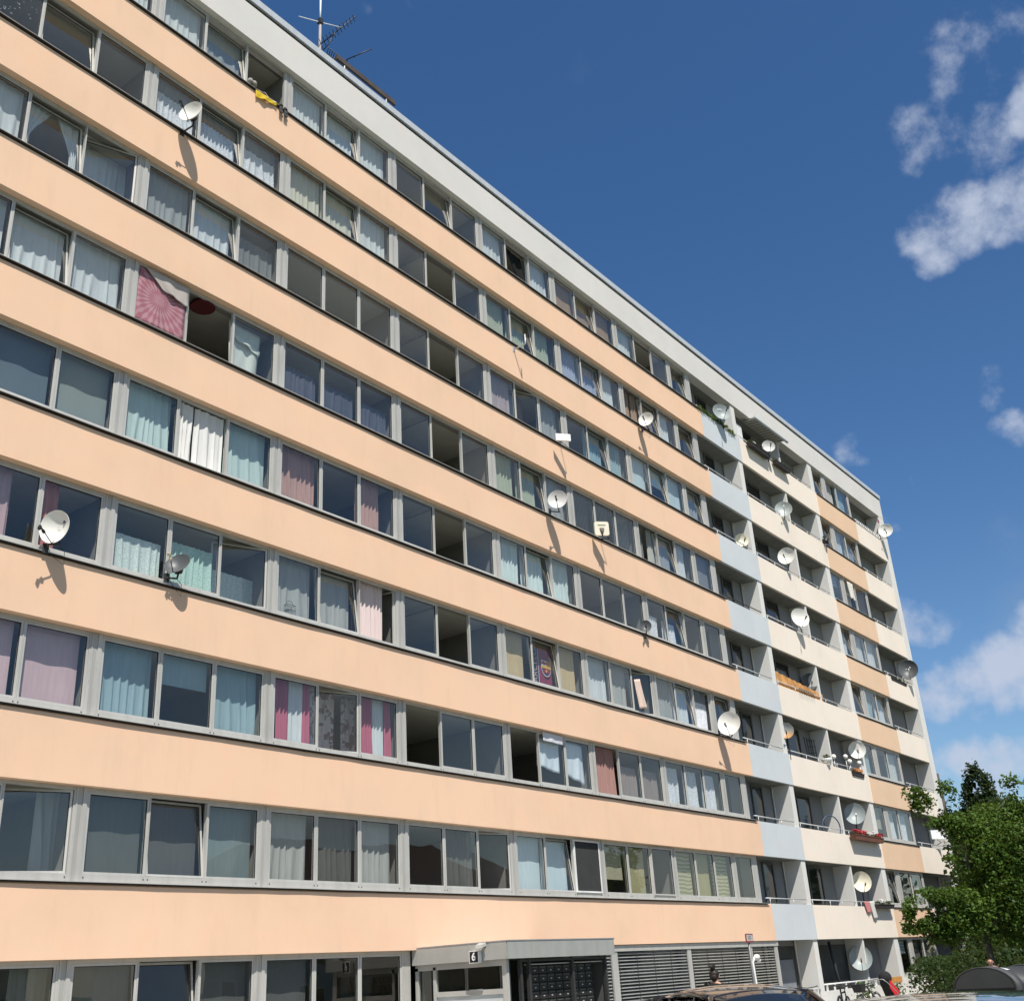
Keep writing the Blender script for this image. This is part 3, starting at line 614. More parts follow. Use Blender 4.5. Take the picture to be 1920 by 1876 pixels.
dish(1474,1041.5,-.1,10,10,0.38,DW,'white dish on the cream balcony third from the top',aty(1478,1066,.05),rail=True)
dish(1500.5,1157,-.25,48,10,0.405,DW,'bright white dish on the cream balcony fourth from the top',aty(1503,1182,.0),rail=True,cable=1)
dish(1519,1277,.35,30,8,0.348,DD,'dark dish peeping over the orange reed screen',None,pole=Bz(4)+.2)
dish(1474,1369,-.05,22,8,0.296,DRU,'grey dish with a rusty orange stain on a dark pole',None,pole=Bz(3)+1.0)
dish(1607,1405,.1,22,10,0.376,DW,'white dish half shaded above white globe lamps',None,pole=Bz(3)+.9)
dish(1602.6,1524.6,.1,25,15,0.428,DGR,'large grey dish behind a box of red and white flowers',None,pole=Bz(2)+.9,lnbm=WHITEF)
dish(1616,1652,.1,34,12,0.385,DCR,'cream dish half shaded above the pink and white towels',None,pole=Bz(1)+.9)
dish(1613.7,1795.3,.20,22,20,.44,DGR,'large grey dish on a pole at ground level behind the bicycles',None,pole=-.35)
dish(1660.3,993.7,-.35,14,12,0.389,DW,'white dish with black lettering at the top right corner of the block',aty(1650,1004,.0),rail=True,marks=[(.02,-.12,.05,.22,MK),(-.08,.14,.05,.04,MK)])
dish(1703,1254,-.15,18,10,0.494,DD,'big black dish at the right hand corner above balcony plants',aty(1694,1275,.05),rail=True,marks=[(-.1,.1,.12,.02,MKW),(.10,.16,.05,.06,MKW)],lnbm=WHITEF)
# square flat antenna with dark funnel
c=aty(1128,991,-.4); sq=empty('square_antenna',c,'cream rounded square antenna with a dark funnel before white slatted blinds','antenna',0)
Mq=Matrix.Rotation(R(-42),4,'Z')
mb=MB(); mb.M=Mq; pts=[]
for (cx,cz) in ((.17,.17),(-.17,.17),(-.17,-.17),(.17,-.17)):
    a0={(1,1):0,(-1,1):90,(-1,-1):180,(1,-1):270}[(1 if cx>0 else -1,1 if cz>0 else -1)]
    for t in range(0,91,15): pts.append((cx+.07*math.cos(R(a0+t)),cz+.07*math.sin(R(a0+t))))
mb.prism(pts,'y',-.03,.03); mb.build('panel',DCR,sq)
mb=MB(); mb.M=Mq; mb.add([(-.08,-.045,-.02),(.08,-.045,-.02),(.03,-.10,-.12),(-.03,-.10,-.12),(-.08,-.034,.02),(.08,-.034,.02),(.03,-.034,-.18),(-.03,-.034,-.18)],[(0,1,2,3),(4,5,1,0),(5,6,2,1),(6,7,3,2),(7,4,0,3)]); mb.tube([(0,-.08,-.12),(0,-.03,-.28)],.02,6); mb.box(-.13,.13,-.036,-.031,.10,.125); mb.build('funnel',m_plain('funnel_brown',(.07,.055,.045),.6),sq)
mb=MB(); w=aty(1127,1010,-.05)-c; mb.tube([w,(w.x,.03,-.2),(0,.03,-.05)],.02,6); mb.build('bracket',DARKM,sq)
# flat white panel antennas
def flat_ant(px,py,Y,w_,h_,label,mount,rz):
    c=aty(px,py,Y); o=empty('flat_antenna',c,label,'antenna',0); mb=MB(); mb.M=Matrix.Rotation(R(rz),4,'Z')
    mb.box(-w_/2,w_/2,-.03,.03,-h_/2,h_/2); mb.build('panel',m_plain('antenna_white',(.82,.82,.81),.5,0,.02),o)
    k=MB(); m_=Vector(mount)-c; k.tube([m_,(m_.x,.05,-h_/2-.12),(0,.05,-h_/2-.04),(0,.04,0)],.018,6); k.build('bracket',GALV,o)
flat_ant(1055.5,820,-.4,.50,.24,'flat white box antenna hanging off the sill in mid facade',aty(1052,832,-.05),-38)
flat_ant(1758,1564,-.2,.85,.42,'white panel antenna on the corner balcony half way up the tree',aty(1758,1583,.06),-30)
# bare L shaped bracket
w=aty(963,655,0); lb=empty('antenna_bracket',w,'bare white L shaped antenna bracket without a dish','bracket')
MB().box(-.06,.06,-.012,0,-.09,.09).build('wall_plate',RAILM,lb); MB().tube([(0,-.01,0),(0,-.47,.0),(0,-.48,.02),(0,-.48,.36)],.022,8).build('arm',RAILM,lb)
# ================================================================ ROOF
y=1.5; b0=aty(599.5,97,y); ms=empty('antenna_mast',(b0.x,y,25.5),'tall roof mast with crossed white rods and a long black rod antenna','antenna')
top=aty(598.3,-6,y).z-25.5; mid=aty(599,41,y).z-25.5
MB().tube([(0,0,0),(0,0,mid)],.045,8).build('mast',m_plain('mast_brown',(.32,.29,.27),.6,.2),ms); MB().tube([(0,0,mid),(0,0,top)],.028,8).build('mast_top',m_plain('rod_white',(.75,.80,.84),.4),ms)
mb=MB(); e1=aty(560,31,y+.3)-ms.location; e2=aty(640,52,y-.35)-ms.location; mb.tube([e1,(0,0,mid),e2],.018,6); mb.build('cross_rod',MATS['rod_white'],ms)
MB().box(-.07,.07,-.07,.07,mid-.06,mid+.12).build('clamp',DARKM,ms)
def yagi(root,p0,p1,n,L,name='rod_antenna'):
    mb=MB(); mb.tube([p0,p1],.018,6); d=(p1-p0); s=d.normalized().cross(Vector((0,0,1))).normalized()
    for i in range(n):
        q=p0+d*(i+.3)/n; l=L*(1-.35*i/n); mb.tube([q-s*l,q+s*l],.012,5)
    return mb.build(name,DARKM,root)
m0=aty(600,84,y)-ms.location; e=aty(667,31,y-1.0)-ms.location; yagi(ms,m0,e,11,.20)
mb=MB(); mb.tube([m0+Vector((0,0,-.4)),m0+(e-m0)*.25+Vector((0,0,-.25)),m0+(e-m0)*.42],.018,6); mb.build('stay',DARKM,ms)
p0=aty(650,112,1.2); y2=empty('rod_antenna',p0,'thin black rod antenna slanting up beside the dark roof beam','antenna')
mb=MB(); e=aty(697,92,.5)-p0; mb.tube([(0,0,-2),(0,0,0)],.03,6); mb.build('mast',DARKM,y2); yagi(y2,Vector((0,0,0)),e,1,.05,'boom')
p0=aty(612,100,1.2); e=aty(646,122,.9); y3=empty('comb_antenna',p0,'low black comb shaped antenna just above the coping','antenna'); mb=MB(); mb.tube([(.3,0,-2.5),(.3,0,0)],.03,6); mb.build('mast',DARKM,y3); yagi(y3,Vector((0,0,0)),e-p0,9,.26,'boom')
bm_=empty('roof_beam',(6.3,.6,25.5),'long dark brown beam on two thin posts above the roof edge','beam')
BRN=m_plain('beam_brown',(.065,.052,.045),.8,0,.25)
MB().box(0,2.56,-.04,.04,1.82,1.99).build('beam',BRN,bm_)
for x in (.33,2.15): MB().tube([(x,0,0),(x,0,1.80)],.03,6).build('post',GALV,bm_)
# ================================================================ THINGS HANGING AT THE WINDOWS
def cloth_thing(name,pts,m,label,cat,fold=.02,nx=14,nz=12,seed=1,drop=None):
    """sheet through 4 corners (top left, top right, bottom right, bottom left), wavy, 4 mm thick"""
    a,b,c,d=[Vector(p) for p in pts]; n=(b-a).cross(d-a).normalized(); vs=[];fs=[]
    for j in range(nz+1):
        for i in range(nx+1):
            s,t=i/nx,j/nz; p=(a*(1-s)+b*s)*(1-t)+(d*(1-s)+c*s)*t; w_=fold*(math.sin(s*9+seed)+.6*math.sin(s*17+t*3+seed*2))*(.3+.7*t)
            p=p+n*w_; p.z+=.6*fold*noise.noise((s*3,t*2,seed))*(1 if j else 0); vs.append(p-a)
    for j in range(nz):
        for i in range(nx): q=j*(nx+1)+i; fs.append((q,q+1,q+nx+2,q+nx+1))
    mb=MB(); mb.add(vs,fs,0,True); o=mb.build(name,m,None,False); o.location=a; so_=o.modifiers.new('thickness','SOLIDIFY'); so_.thickness=.005; return tag(o,label,cat)
def wx(bay,i): return bay*P+G0+i*GP
b=Bz(5); x=wx(0,0); cloth_thing('tablecloth',[(x-.02,.17,b+2.70),(x+1.2,.17,b+2.70),(x+1.2,.20,b+1.37),(x-.02,.20,b+1.37)],m_cloth('cloth_pink_fan',(.40,.17,.21),0,'fan',(.50,.29,.32),.15),'dusky pink patterned cloth filling a window beside a dark opening','cloth',.012)
cloth_thing('lace_valance',[(x+.1,.12,b+2.72),(x+1.22,.12,b+2.72),(x+1.22,.12,b+2.22),(x+.55,.12,b+2.36)],m_cloth('lace_beige',(.58,.52,.48),.0,'lace'),'beige lace valance with beaded edge draped over the pink cloth','cloth',.02)
x=wx(0,2); cloth_thing('draped_sheet',[(x+.0,.40,b+2.70),(x+.95,.40,b+2.62),(x+.86,.40,b+1.40),(x+.02,.40,b+1.36)],m_cloth('cloth_pale_green_white',(.74,.78,.72),0),'pale sheet with a sagging fold behind glass right of the dark opening','cloth',.03,seed=4)
cloth_thing('draped_sheet',[(x+.0,.34,b+2.42),(x+.9,.34,b+2.18),(x+.88,.33,b+2.02),(x+.02,.33,b+2.26)],MATS['cloth_pale_green_white'],'rolled upper fold of the pale sheet right of the dark opening','cloth',.03,seed=6)
c=aty(380,572,.48); lp=empty('red_lampshade',c,'dark red scalloped lampshade inside the open window by the pink cloth','lamp'); mb=MB(); mb.lathe([(.001,-.05),(.27,-.06),(.29,-.08),(.28,-.02),(.22,.08),(.06,.12)],18); mb.build('shade',m_plain('shade_red',(.11,.018,.02),.8),lp); MB().tube([(0,0,.10),(0,0,.2)],.008,5).build('flex',BLACK,lp)
b=Bz(2); x=wx(3,1); cloth_thing('bed_sheet',[(x+.02,.30,b+2.66),(x+1.08,.30,b+2.66),(x+1.0,.30,b+1.72),(x+.02,.30,b+1.86)],m_cloth('sheet_white',(.8,.86,.92),0),'white sheet hung in folds behind the middle window, left of its twin','sheet',.025,seed=2)
x=wx(3,2); cloth_thing('bed_sheet',[(x+.06,.30,b+2.70),(x+1.0,.30,b+2.66),(x+1.02,.30,b+1.50),(x+.06,.30,b+1.75)],MATS['sheet_white'],'white sheet with a bowed crease, right of the sheet under a folded towel','sheet',.03,seed=5)
x=wx(3,1); cloth_thing('towel',[(x+.08,.10,b+2.76),(x+1.05,.10,b+2.74),(x+1.05,.11,b+2.50),(x+.10,.11,b+2.52)],m_cloth('towel_lilac_white',(.78,.78,.82),0),'folded white towel clamped at the top of the window','towel',.01)
b=Bz(3); x=wx(4,2); cloth_thing('hanging_cloth',[(x+.02,.12,b+2.35),(x+.36,.12,b+2.42),(x+.58,.08,b+1.47),(x+.12,.08,b+1.40)],m_cloth('cloth_pale_peach',(.82,.64,.54),0),'pale peach cloth hanging out of a half open window','cloth',.03,nx=20)
# flag with crest
x=wx(3,1); fg=empty('flag',(x+.17,.42,b+1.40),'maroon football flag with a crest and outlined lettering behind a tilted window','flag')
FM=m_cloth('flag_maroon',(.26,.05,.11),0,trans=.1); FN=m_cloth('flag_navy',(.035,.045,.09),0,trans=.1)
def fsheet(x0,x1,z0,z1,y,m,name):
    mb=MB(); n=10
    for i in range(n):
        a=x0+(x1-x0)*i/n; c_=x0+(x1-x0)*(i+1)/n; mb.quad((a,y+.012*math.sin(a*9),z0),(c_,y+.012*math.sin(c_*9),z0),(c_,y+.012*math.sin(c_*9),z1),(a,y+.012*math.sin(a*9),z1))
    o=mb.build(name,m,fg,False); s_=o.modifiers.new('thickness','SOLIDIFY'); s_.thickness=.004
fsheet(.0,.36,0,1.12,0,FN,'dark_stripe'); fsheet(.38,1.02,0,1.12,0,FM,'maroon_field'); fsheet(.36,.38,0,1.12,-.004,m_cloth('flag_white',(.7,.66,.68),0),'white_line')
FL=m_cloth('flag_lettering',(.66,.50,.55),0)
text_mesh('BARCELONA',.27,.001,'lettering',FL,fg,Matrix.Translation((.19,-.024,.70))@Matrix.Rotation(R(90),4,'X')@Matrix.Rotation(R(90),4,'Z'),-.004)
def shield(s,z,k=16):
    pts=[(-s,z),(-s,z-.9*s)]+[(-s*math.cos(PI*i/k),z-.9*s-s*1.1*math.sin(PI*i/k)) for i in range(1,k)]+[(s,z-.9*s),(s,z)]; return pts
cx,cz=.72,.80; S=.24
def ins(poly,y0,y1,m,name): MB().prism([(cx+p_,q_) for p_,q_ in poly],'y',y0,y1).build(name,m,fg)
YEL=m_cloth('crest_yellow',(.75,.50,.07),0); RED=m_cloth('crest_red',(.50,.05,.06),0); WHT=m_cloth('crest_white',(.80,.76,.74),0); NAV=m_cloth('crest_navy',(.05,.06,.16),0)
ins(shield(S,cz),-.030,-.027,WHT,'crest_edge'); ins(shield(S*.92,cz-.012),-.033,-.030,NAV,'crest_shield')
ins([(-.22,cz-.01),(0,cz-.01),(0,cz-.17),(-.22,cz-.17)],-.036,-.033,WHT,'crest_quarter'); ins([(-.135,cz-.012),(-.085,cz-.012),(-.085,cz-.168),(-.135,cz-.168)],-.039,-.036,RED,'crest_cross'); ins([(-.22,cz-.065),(-.136,cz-.065),(-.136,cz-.115),(-.22,cz-.115)],-.039,-.036,RED,'crest_cross'); ins([(-.084,cz-.065),(0,cz-.065),(0,cz-.115),(-.084,cz-.115)],-.039,-.036,RED,'crest_cross')
ins([(.004,cz-.01),(.22,cz-.01),(.22,cz-.17),(.004,cz-.17)],-.036,-.033,YEL,'crest_quarter')
for i in range(4): ins([(.03+i*.05,cz-.012),(.052+i*.05,cz-.012),(.052+i*.05,cz-.168),(.03+i*.05,cz-.168)],-.039,-.036,RED,'crest_stripe')
ins([(-.22,cz-.175),(.22,cz-.175),(.22,cz-.235),(-.22,cz-.235)],-.036,-.033,YEL,'crest_band')
for i in (-1,0,1): ins([(i*.13-.03,cz-.24),(i*.13+.03,cz-.24),(i*.11+.025,cz-.38),(i*.11-.025,cz-.38)],-.036,-.033,RED,'crest_stripe')
mb=MB(); mb.ball((cx,-.036,cz-.32),.045,8,0,(1,.15,1)); mb.build('crest_ball',YEL,fg)
# toys, yellow cloth and gloves on the top row sill
for (px,py,l) in ((469,155,'left of two grey white plush toys on a window sill'),(476,160,'right of two grey white plush toys on a window sill')):
    c=aty(px,py,-.03); o=empty('plush_toy',c,l,'toy',0,'plush toys on the top sill'); mb=MB(); mb.ball((0,0,.02),.085,8,0,(1,1,.8)); mb.build('body',m_plain('plush_grey',(.24,.23,.20),.95),o); MB().ball((0,-.01,.075),.07,8,0,(1,1,.45)).build('cap',m_plain('plush_white',(.75,.72,.68),.95),o)
a=aty(480,168,-.06); e=aty(519,194,-.06); dz=Vector((0,-.01,-.24)); cloth_thing('yellow_cloth',[a,e,e+dz*.35,a+dz],m_cloth('cloth_yellow',(.78,.56,.06),0),'bright yellow cloth hanging over the sill of an open top window','cloth',.022)
cloth_thing('pink_white_cloth',[aty(478,164,.1),aty(519,193,.1),aty(519,194,-.06)+Vector((0,0,.03)),aty(480,168,-.06)+Vector((0,0,.03))],m_cloth('cloth_pink_white',(.74,.66,.66),0),'crumpled pinkish white cloth on the sill above the yellow cloth','cloth',.03)
c=aty(531,205,-.08); gl=empty('work_gloves',c,'dark grey work gloves hung over the sill beside the yellow cloth','gloves')
GLV=m_plain('glove_dark',(.06,.06,.06),.9)
for s_,h in ((-.07,0),(.09,.03)):
    mb=MB(); mb.ball((s_,0,-.02-h),.07,8,0,(.8,.4,1.2)); mb.ball((s_+.06,0,.0-h),.025,6,0,(1,.8,1.6))
    for f in range(4): mb.tube([(s_-.045+f*.03,0,-.08-h),(s_-.05+f*.033,-.012,-.17-h-.02*(f in (1,2)))],[.016,.011],6)
    mb.tube([(s_,0,.05-h),(s_,.03,.12-h),(s_,.12,.13-h)],.055,8); mb.build('glove',GLV,gl)
# dark clothes in an open top window
b=Bz(8); x=wx(3,1); cloth_thing('dark_garment',[(x+.25,.42,b+2.68),(x+1.1,.42,b+2.62),(x+1.12,.30,b+1.42),(x+.85,.30,b+1.40)],m_cloth('garment_black',(.03,.03,.03),0),'black garment hanging inside an open top row window','clothes',.04,seed=3)
# wire basket
c=aty(543,1145,.30); wb=empty('wire_basket',(c.x,.30,Bz(3)+1.40),'small wire basket on the inner sill before grey curtains','basket'); mb=MB()
for z in (0,.12,.24): mb.tube([(-.12,-.06,z),(.12,-.06,z),(.12,.06,z),(-.12,.06,z),(-.12,-.06,z)],.005,5)
for i in range(7): mb.tube([(-.12+i*.04,-.06,0),(-.12+i*.04,-.06,.24)],.004,5)
mb.build('wires',DARKM,wb); MB().tube([(-.12,0,.24),(-.06,0,.34),(.06,0,.34),(.12,0,.24)],.005,5).build('handle',DARKM,wb)
# towel in far window
b=Bz(6); cloth_thing('towel',[(41.15,.05,b+2.66),(41.85,.05,b+2.66),(41.82,.02,b+1.75),(41.2,.02,b+1.8)],m_cloth('towel_cream',(.80,.77,.68),0),'cream towel hung out of the far window strip','towel',.03)
# ================================================================ LOGGIA THINGS
def leafcloud(mb,c,rx,ry,rz,n,s,rnd,mi=0):
    for i in range(n):
        u=Vector((rnd.gauss(0,1),rnd.gauss(0,1),rnd.gauss(0,1))).normalized()*rnd.random()**.45; p=Vector((c[0]+u.x*rx,c[1]+u.y*ry,c[2]+u.z*rz)); leaf(mb,p,s*rnd.uniform(.6,1.3),rnd,mi)
def leaf(mb,p,s,rnd,mi=0,up=.3):
    d=Vector((rnd.gauss(0,1),rnd.gauss(0,1),rnd.gauss(0,.7)-up)).normalized(); n=Vector((rnd.gauss(0,1),rnd.gauss(0,1),rnd.gauss(0,1)+.9)); w_=d.cross(n).normalized(); n=w_.cross(d)
    mb.add([p-d*s*.5,p+w_*s*.33-n*s*.06,p+d*s*.55,p-w_*s*.33-n*s*.06],[(0,1,2),(0,2,3)],mi)
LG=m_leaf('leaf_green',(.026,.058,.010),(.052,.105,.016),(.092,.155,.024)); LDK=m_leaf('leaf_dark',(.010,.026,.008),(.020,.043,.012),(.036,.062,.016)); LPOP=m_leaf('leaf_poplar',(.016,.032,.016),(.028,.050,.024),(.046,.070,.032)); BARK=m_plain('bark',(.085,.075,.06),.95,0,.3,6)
rnd=random.Random(3)
mb=MB(); z=Bz(8)+1.26
for i in range(26): x=26.6+3.3*i/25; leafcloud(mb,(x,-.02,z+.03*math.sin(i*1.7)-.05*(i>20)),.12,.09,.10+.03*math.sin(i*2.3),22,.085,rnd)
iv=mb.build('ivy_garland',LG,None,False); tag(iv,'dark green ivy trailing along the railing of the top blue balcony','plant')
# awning
aw=empty('awning',(33.5,.3,24.6),'narrow striped awning unrolled under the parapet of the top cream balcony','awning')
def f_aw(nt):
    w_=tex(nt,'ShaderNodeTexWave',scale=1.1,bands_direction='X',wave_profile='SIN'); return pb(nt,ramp(nt,w_.outputs[0],[(.45,(.22,.22,.20)),(.55,(.46,.45,.41))]),.9)
MB().add([(-1.7,.02,.10),(1.6,.02,.10),(1.6,-.60,.03),(-1.7,-.60,.03),(-1.7,.02,.105),(1.6,.02,.105),(1.6,-.60,.035),(-1.7,-.60,.035)],[(0,3,2,1),(4,5,6,7),(0,1,5,4),(1,2,6,5),(2,3,7,6),(3,0,4,7)]).build('fabric',mat('awning_fabric',f_aw),aw)
MB().tube([(-1.75,-.62,.03),(1.85,-.62,.03)],.055,10).build('front_bar',m_plain('bar_grey',(.50,.53,.56),.4,.3),aw)
for x in (-1.6,1.5): MB().tube([(x,.02,.06),(x,-.58,.0)],.02,6).build('support_arm',WHITEF,aw)
# white partition screen beside it
tag(MB().box(30.75,31.55,.30,.34,Bz(8)+.21,Bz(8)+2.3).build('white_screen',WHITEF),'upright white board behind the railing next to the awning','board')
def planter(x0,x1,z,y0,y1,label,mbox,flowers,group=None,h=.17):
    o=empty('flower_box',((x0+x1)/2,(y0+y1)/2,z),label,'flower box',0,group); w_=(x1-x0)/2; d=(y1-y0)/2; mb=MB()
    mb.add([(-w_*.96,-d*.8,0),(w_*.96,-d*.8,0),(w_*.96,d*.8,0),(-w_*.96,d*.8,0),(-w_,-d,h),(w_,-d,h),(w_,d,h),(-w_,d,h)],[(0,3,2,1),(0,1,5,4),(1,2,6,5),(2,3,7,6),(3,0,4,7),(4,5,6,7)]); mb.box(-w_-.01,w_+.01,-d-.012,-d,h-.03,h); mb.build('box',mbox,o)
    mb=MB(); r_=random.Random(int(x0*10)); mats=[LDK]+[m for m,_ in flowers]
    for i in range(int(w_*2/.09)): leafcloud(mb,(-w_+.09*i+.04,0,h+.06),.08,d*.9,.09,10,.07,r_,0)
    for k,(m,rngs) in enumerate(flowers):
        for (a,b_) in rngs:
            for i in range(int((b_-a)*w_*2/.022)): mb.ball((-w_+2*w_*r_.uniform(a,b_),r_.uniform(-d,d*.6),h+r_.uniform(.04,.19)),r_.uniform(.025,.045),4,k+1,(1,1,.7))
    mb.build('flowers',mats,o); return o
FR=m_plain('flower_red',(.45,.02,.03),.7); FW=m_plain('flower_white',(.75,.74,.70),.7); FO=m_plain('flower_orange',(.65,.22,.03),.7); FP=m_plain('flower_pink',(.55,.10,.20),.7)
BOXB=m_plain('box_brown',(.16,.07,.045),.7); BOXD=m_plain('box_dark',(.04,.032,.03),.7)
z=Bz(8)+1.0; planter(31.0,33.05,z,-.28,-.03,'long dark brown flower box with withered stems on the top cream balcony',BOXD,[(FW,[(.2,.25),(.6,.64)])]); planter(33.7,35.3,z+.02,-.26,-.03,'shorter dark flower box under the pale dish beside the awning',BOXD,[])
planter(35.25,38.55,Bz(2)+1.0,-.30,-.04,'wide brown flower box with red and white flowers',BOXB,[(FR,[(.02,.45),(.78,1)]),(FW,[(.46,.72)])],h=.22)
planter(36.6,38.5,Bz(1)+1.12,-.24,-.04,'black flower box with a few white flowers right of hanging towels',BOXD,[(FW,[(.25,.5)])])
planter(36.9,38.3,Bz(3)+1.02,-.05,.12,'dark box of orange flowers below white globe lamps',BOXD,[(FO,[(.3,.95)])]); planter(44.9,47.2,Bz(5)+1.02,-.02,.2,'leafy green box on the corner balcony by the big black dish',BOXD,[(LG,[(.0,.02)])])
# reed screen
mb=MB(); n=60
for i in range(n): x=30.6+4.75*i/n; mb.box(x,x+.076,.10+.012*(i%2),.125+.012*(i%2),Bz(4)+1.15,Bz(4)+1.80-.004*i+.018*math.sin(i*.9)+.03*noise.noise((i*.3,0,0)))
tag(mb.build('reed_screen',m_plain('reed_orange',(.56,.29,.10),.85,0,.3,4)),'orange reed screen with a wavy top behind a balcony railing','screen')
rk=empty('wire_rack',(33.2,-.02,Bz(4)+1.22),'dark wire rack hooked on the rail before the reed screen','rack'); mb=MB(); mb.tube([(-.7,0,.16),(.75,0,.16)],.012,5)
for i in range(9): mb.tube([(-.7+i*.18,0,.16),(-.7+i*.18,-.05,-.08)],.014,5)
mb.build('wires',DARKM,rk)
# hoop, globes, trellis, chairs
hp=MB(); hp.tube([(.48*math.cos(t*PI/20),0,.48*math.sin(t*PI/20)) for t in range(41)],.026,8); h_=hp.build('hula_hoop',m_plain('hoop_blue',(.05,.08,.14),.5)); h_.location=aty(1559,1551,.25); h_.rotation_euler=(0,0,R(-25)); tag(h_,'large dark blue hoop leaning inside a cream balcony','hoop')
for i,(px,py,l) in enumerate(((1563,1418,'globe lamp furthest left of four white balls on sticks'),(1585,1418,'globe lamp standing tallest beside the half shaded dish'),(1593,1427,'globe lamp third from the left of four white balls'),(1611,1430,'globe lamp furthest right, over the orange flowers'))):
    c=aty(px,py,.05); o=empty('globe_lamp',c,l,'garden lamp',0,'white globe lamps on a balcony'); MB().ball((0,0,0),.105,10).build('globe',m_plain('globe_white',(.80,.78,.70),.4),o); MB().tube([(0,0,-.12),(0,0,-.85)],.014,6).build('stick',RAILM,o)
tr=MB()
for i in range(8): tr.tube([(34.0+i*.22,.62,Bz(3)+.3),(33.7+i*.26,.62,Bz(3)+2.4)],.014,5); tr.tube([(34.0,.64,Bz(3)+.4+i*.27),(35.5,.64,Bz(3)+.7+i*.25)],.012,5)
tag(tr.build('metal_trellis',BLACK),'black lattice trellis at the back of a balcony right of the rusty dish','trellis')
hb=empty('hanging_planter',aty(1550,1424,.02),'white round planter with dry stems hung on the balcony rail','planter'); MB().lathe([(.02,-.16),(.16,-.12),(.22,.0),(.22,.04),(.2,.04)],16).build('bowl',WHITEF,hb)
mb=MB(); leafcloud(mb,(0,0,.14),.2,.15,.14,40,.10,random.Random(5)); mb.build('stems',LDK,hb,False)
ch=empty('round_table',(36.9,.42,Bz(4)+.9),'small white round table tipped up behind the railing right of the reed screen','table'); mb=MB(); mb.M=Matrix.Rotation(R(62),4,'X'); mb.lathe([(.001,-.02),(.36,-.02),(.37,0),(.36,.02),(.001,.02)],24); mb.build('table_top',WHITEF,ch); MB().tube([(0,0,0),(.1,.15,-.62)],.03,6).build('leg',WHITEF,ch)
fc=empty('folding_chair',(35.9,.35,Bz(4)+.21),'dark wire folding chair behind the railing left of the white round table','chair'); mb=MB()
for s_ in (-.2,.2): mb.tube([(s_,.2,0),(s_,-.15,.85)],.014,6); mb.tube([(s_,-.2,0),(s_,.18,.5)],.014,6)
mb.build('frame',BLACK,fc); mb=MB()
for i in range(8): mb.tube([(-.2,-.05-.01*i,.52+.045*i),(.2,-.05-.01*i,.52+.045*i)],.010,5)
mb.build('backrest',BLACK,fc); MB().box(-.21,.21,-.18,.2,.46,.48).build('seat',BLACK,fc)
cloth_thing('towel',[(35.55,-.05,Bz(1)+1.38),(36.15,-.05,Bz(1)+1.38),(36.2,-.05,Bz(1)+.98),(35.75,-.05,Bz(1)+.95)],m_cloth('towel_pink',(.72,.30,.28),0),'short salmon pink towel over the lowest cream balcony','towel',.02)
cloth_thing('towel',[(36.1,-.07,Bz(1)+1.40),(36.65,-.07,Bz(1)+1.40),(36.75,-.06,Bz(1)+.74),(36.35,-.06,Bz(1)+.72)],m_cloth('towel_white',(.80,.79,.76),0),'long white towel over the lowest cream balcony','towel',.015)
gr=MB()
for i in range(16): gr.tube([(44.3+i*.24+.1*math.cos(t*PI/5),-.0,Bz(8)+1.28+.09*math.sin(t*PI/5)) for t in range(11)],.018,5)
tag(gr.build('white_lattice',WHITEF),'white ring lattice along the railing of the top corner balcony','lattice')
rf=empty('small_flag',aty(1650,985,-.02),'tiny dark red flag on a stick at the top corner balcony','flag'); MB().tube([(0,0,-.5),(0,0,.3)],.012,5).build('stick',WHITEF,rf); MB().box(-.28,0,-.006,.006,.12,.3).build('pennant',m_plain('pennant_red',(.22,.02,.05),.8),rf)
pt=empty('plant_pot',(38.75,-.1,Bz(7)+1.23),'black pot with a dry plant on the ledge left of the far window strip','plant pot'); MB().lathe([(.06,-.05),(.12,-.02),(.16,.2),(.15,.2)],14).build('pot',BLACK,pt); mb=MB(); leafcloud(mb,(0,0,.3),.16,.12,.12,30,.08,random.Random(9)); mb.build('foliage',LDK,pt,False)
# ================================================================ STREET LEVEL
def gz(x,y):
    t=min(1,max(0,(x-16)/16)); t=t*t*(3-2*t); return -.20*t*min(1,max(0,(y+9)/4))
def gp(x,y,dz=0): return Vector((x,y,gz(x,y)+dz))
# sign on a post
sp=aty(1404.5,1757,-2.2); sg=empty('sign_post',gp(sp.x,-2.2),'grey post with a small white sign in a red frame before the venetian blinds','sign'); g0=sg.location.z
MB().tube([(0,.03,0),(0,.03,sp.z-g0+.12)],.035,8).build('post',m_plain('post_steel',(.20,.205,.21),.5,.3),sg); h=sp.z-g0
mb=MB(); mb.box(-.20,.20,-.015,.015,h-.10,h+.09); mb.build('sign_plate',m_plain('sign_white',(.62,.62,.60),.5),sg)
mb=MB()
for (a,b,c,d) in ((-.21,.21,h+.085,h+.105),(-.21,.21,h-.13,h-.085),(-.21,-.195,h-.085,h+.085),(.195,.21,h-.085,h+.085)): mb.box(a,b,-.022,.02,c,d)
mb.build('sign_frame',m_plain('sign_red',(.26,.05,.05),.5),sg); mb=MB()
for i,z in enumerate((.05,.02,-.015,-.05)): mb.box(-.14,.14-.05*(i%2),-.02,-.0155,h+z-.008,h+z+.008)
mb.build('text_lines',m_plain('sign_grey_text',(.25,.25,.25),.6),sg)
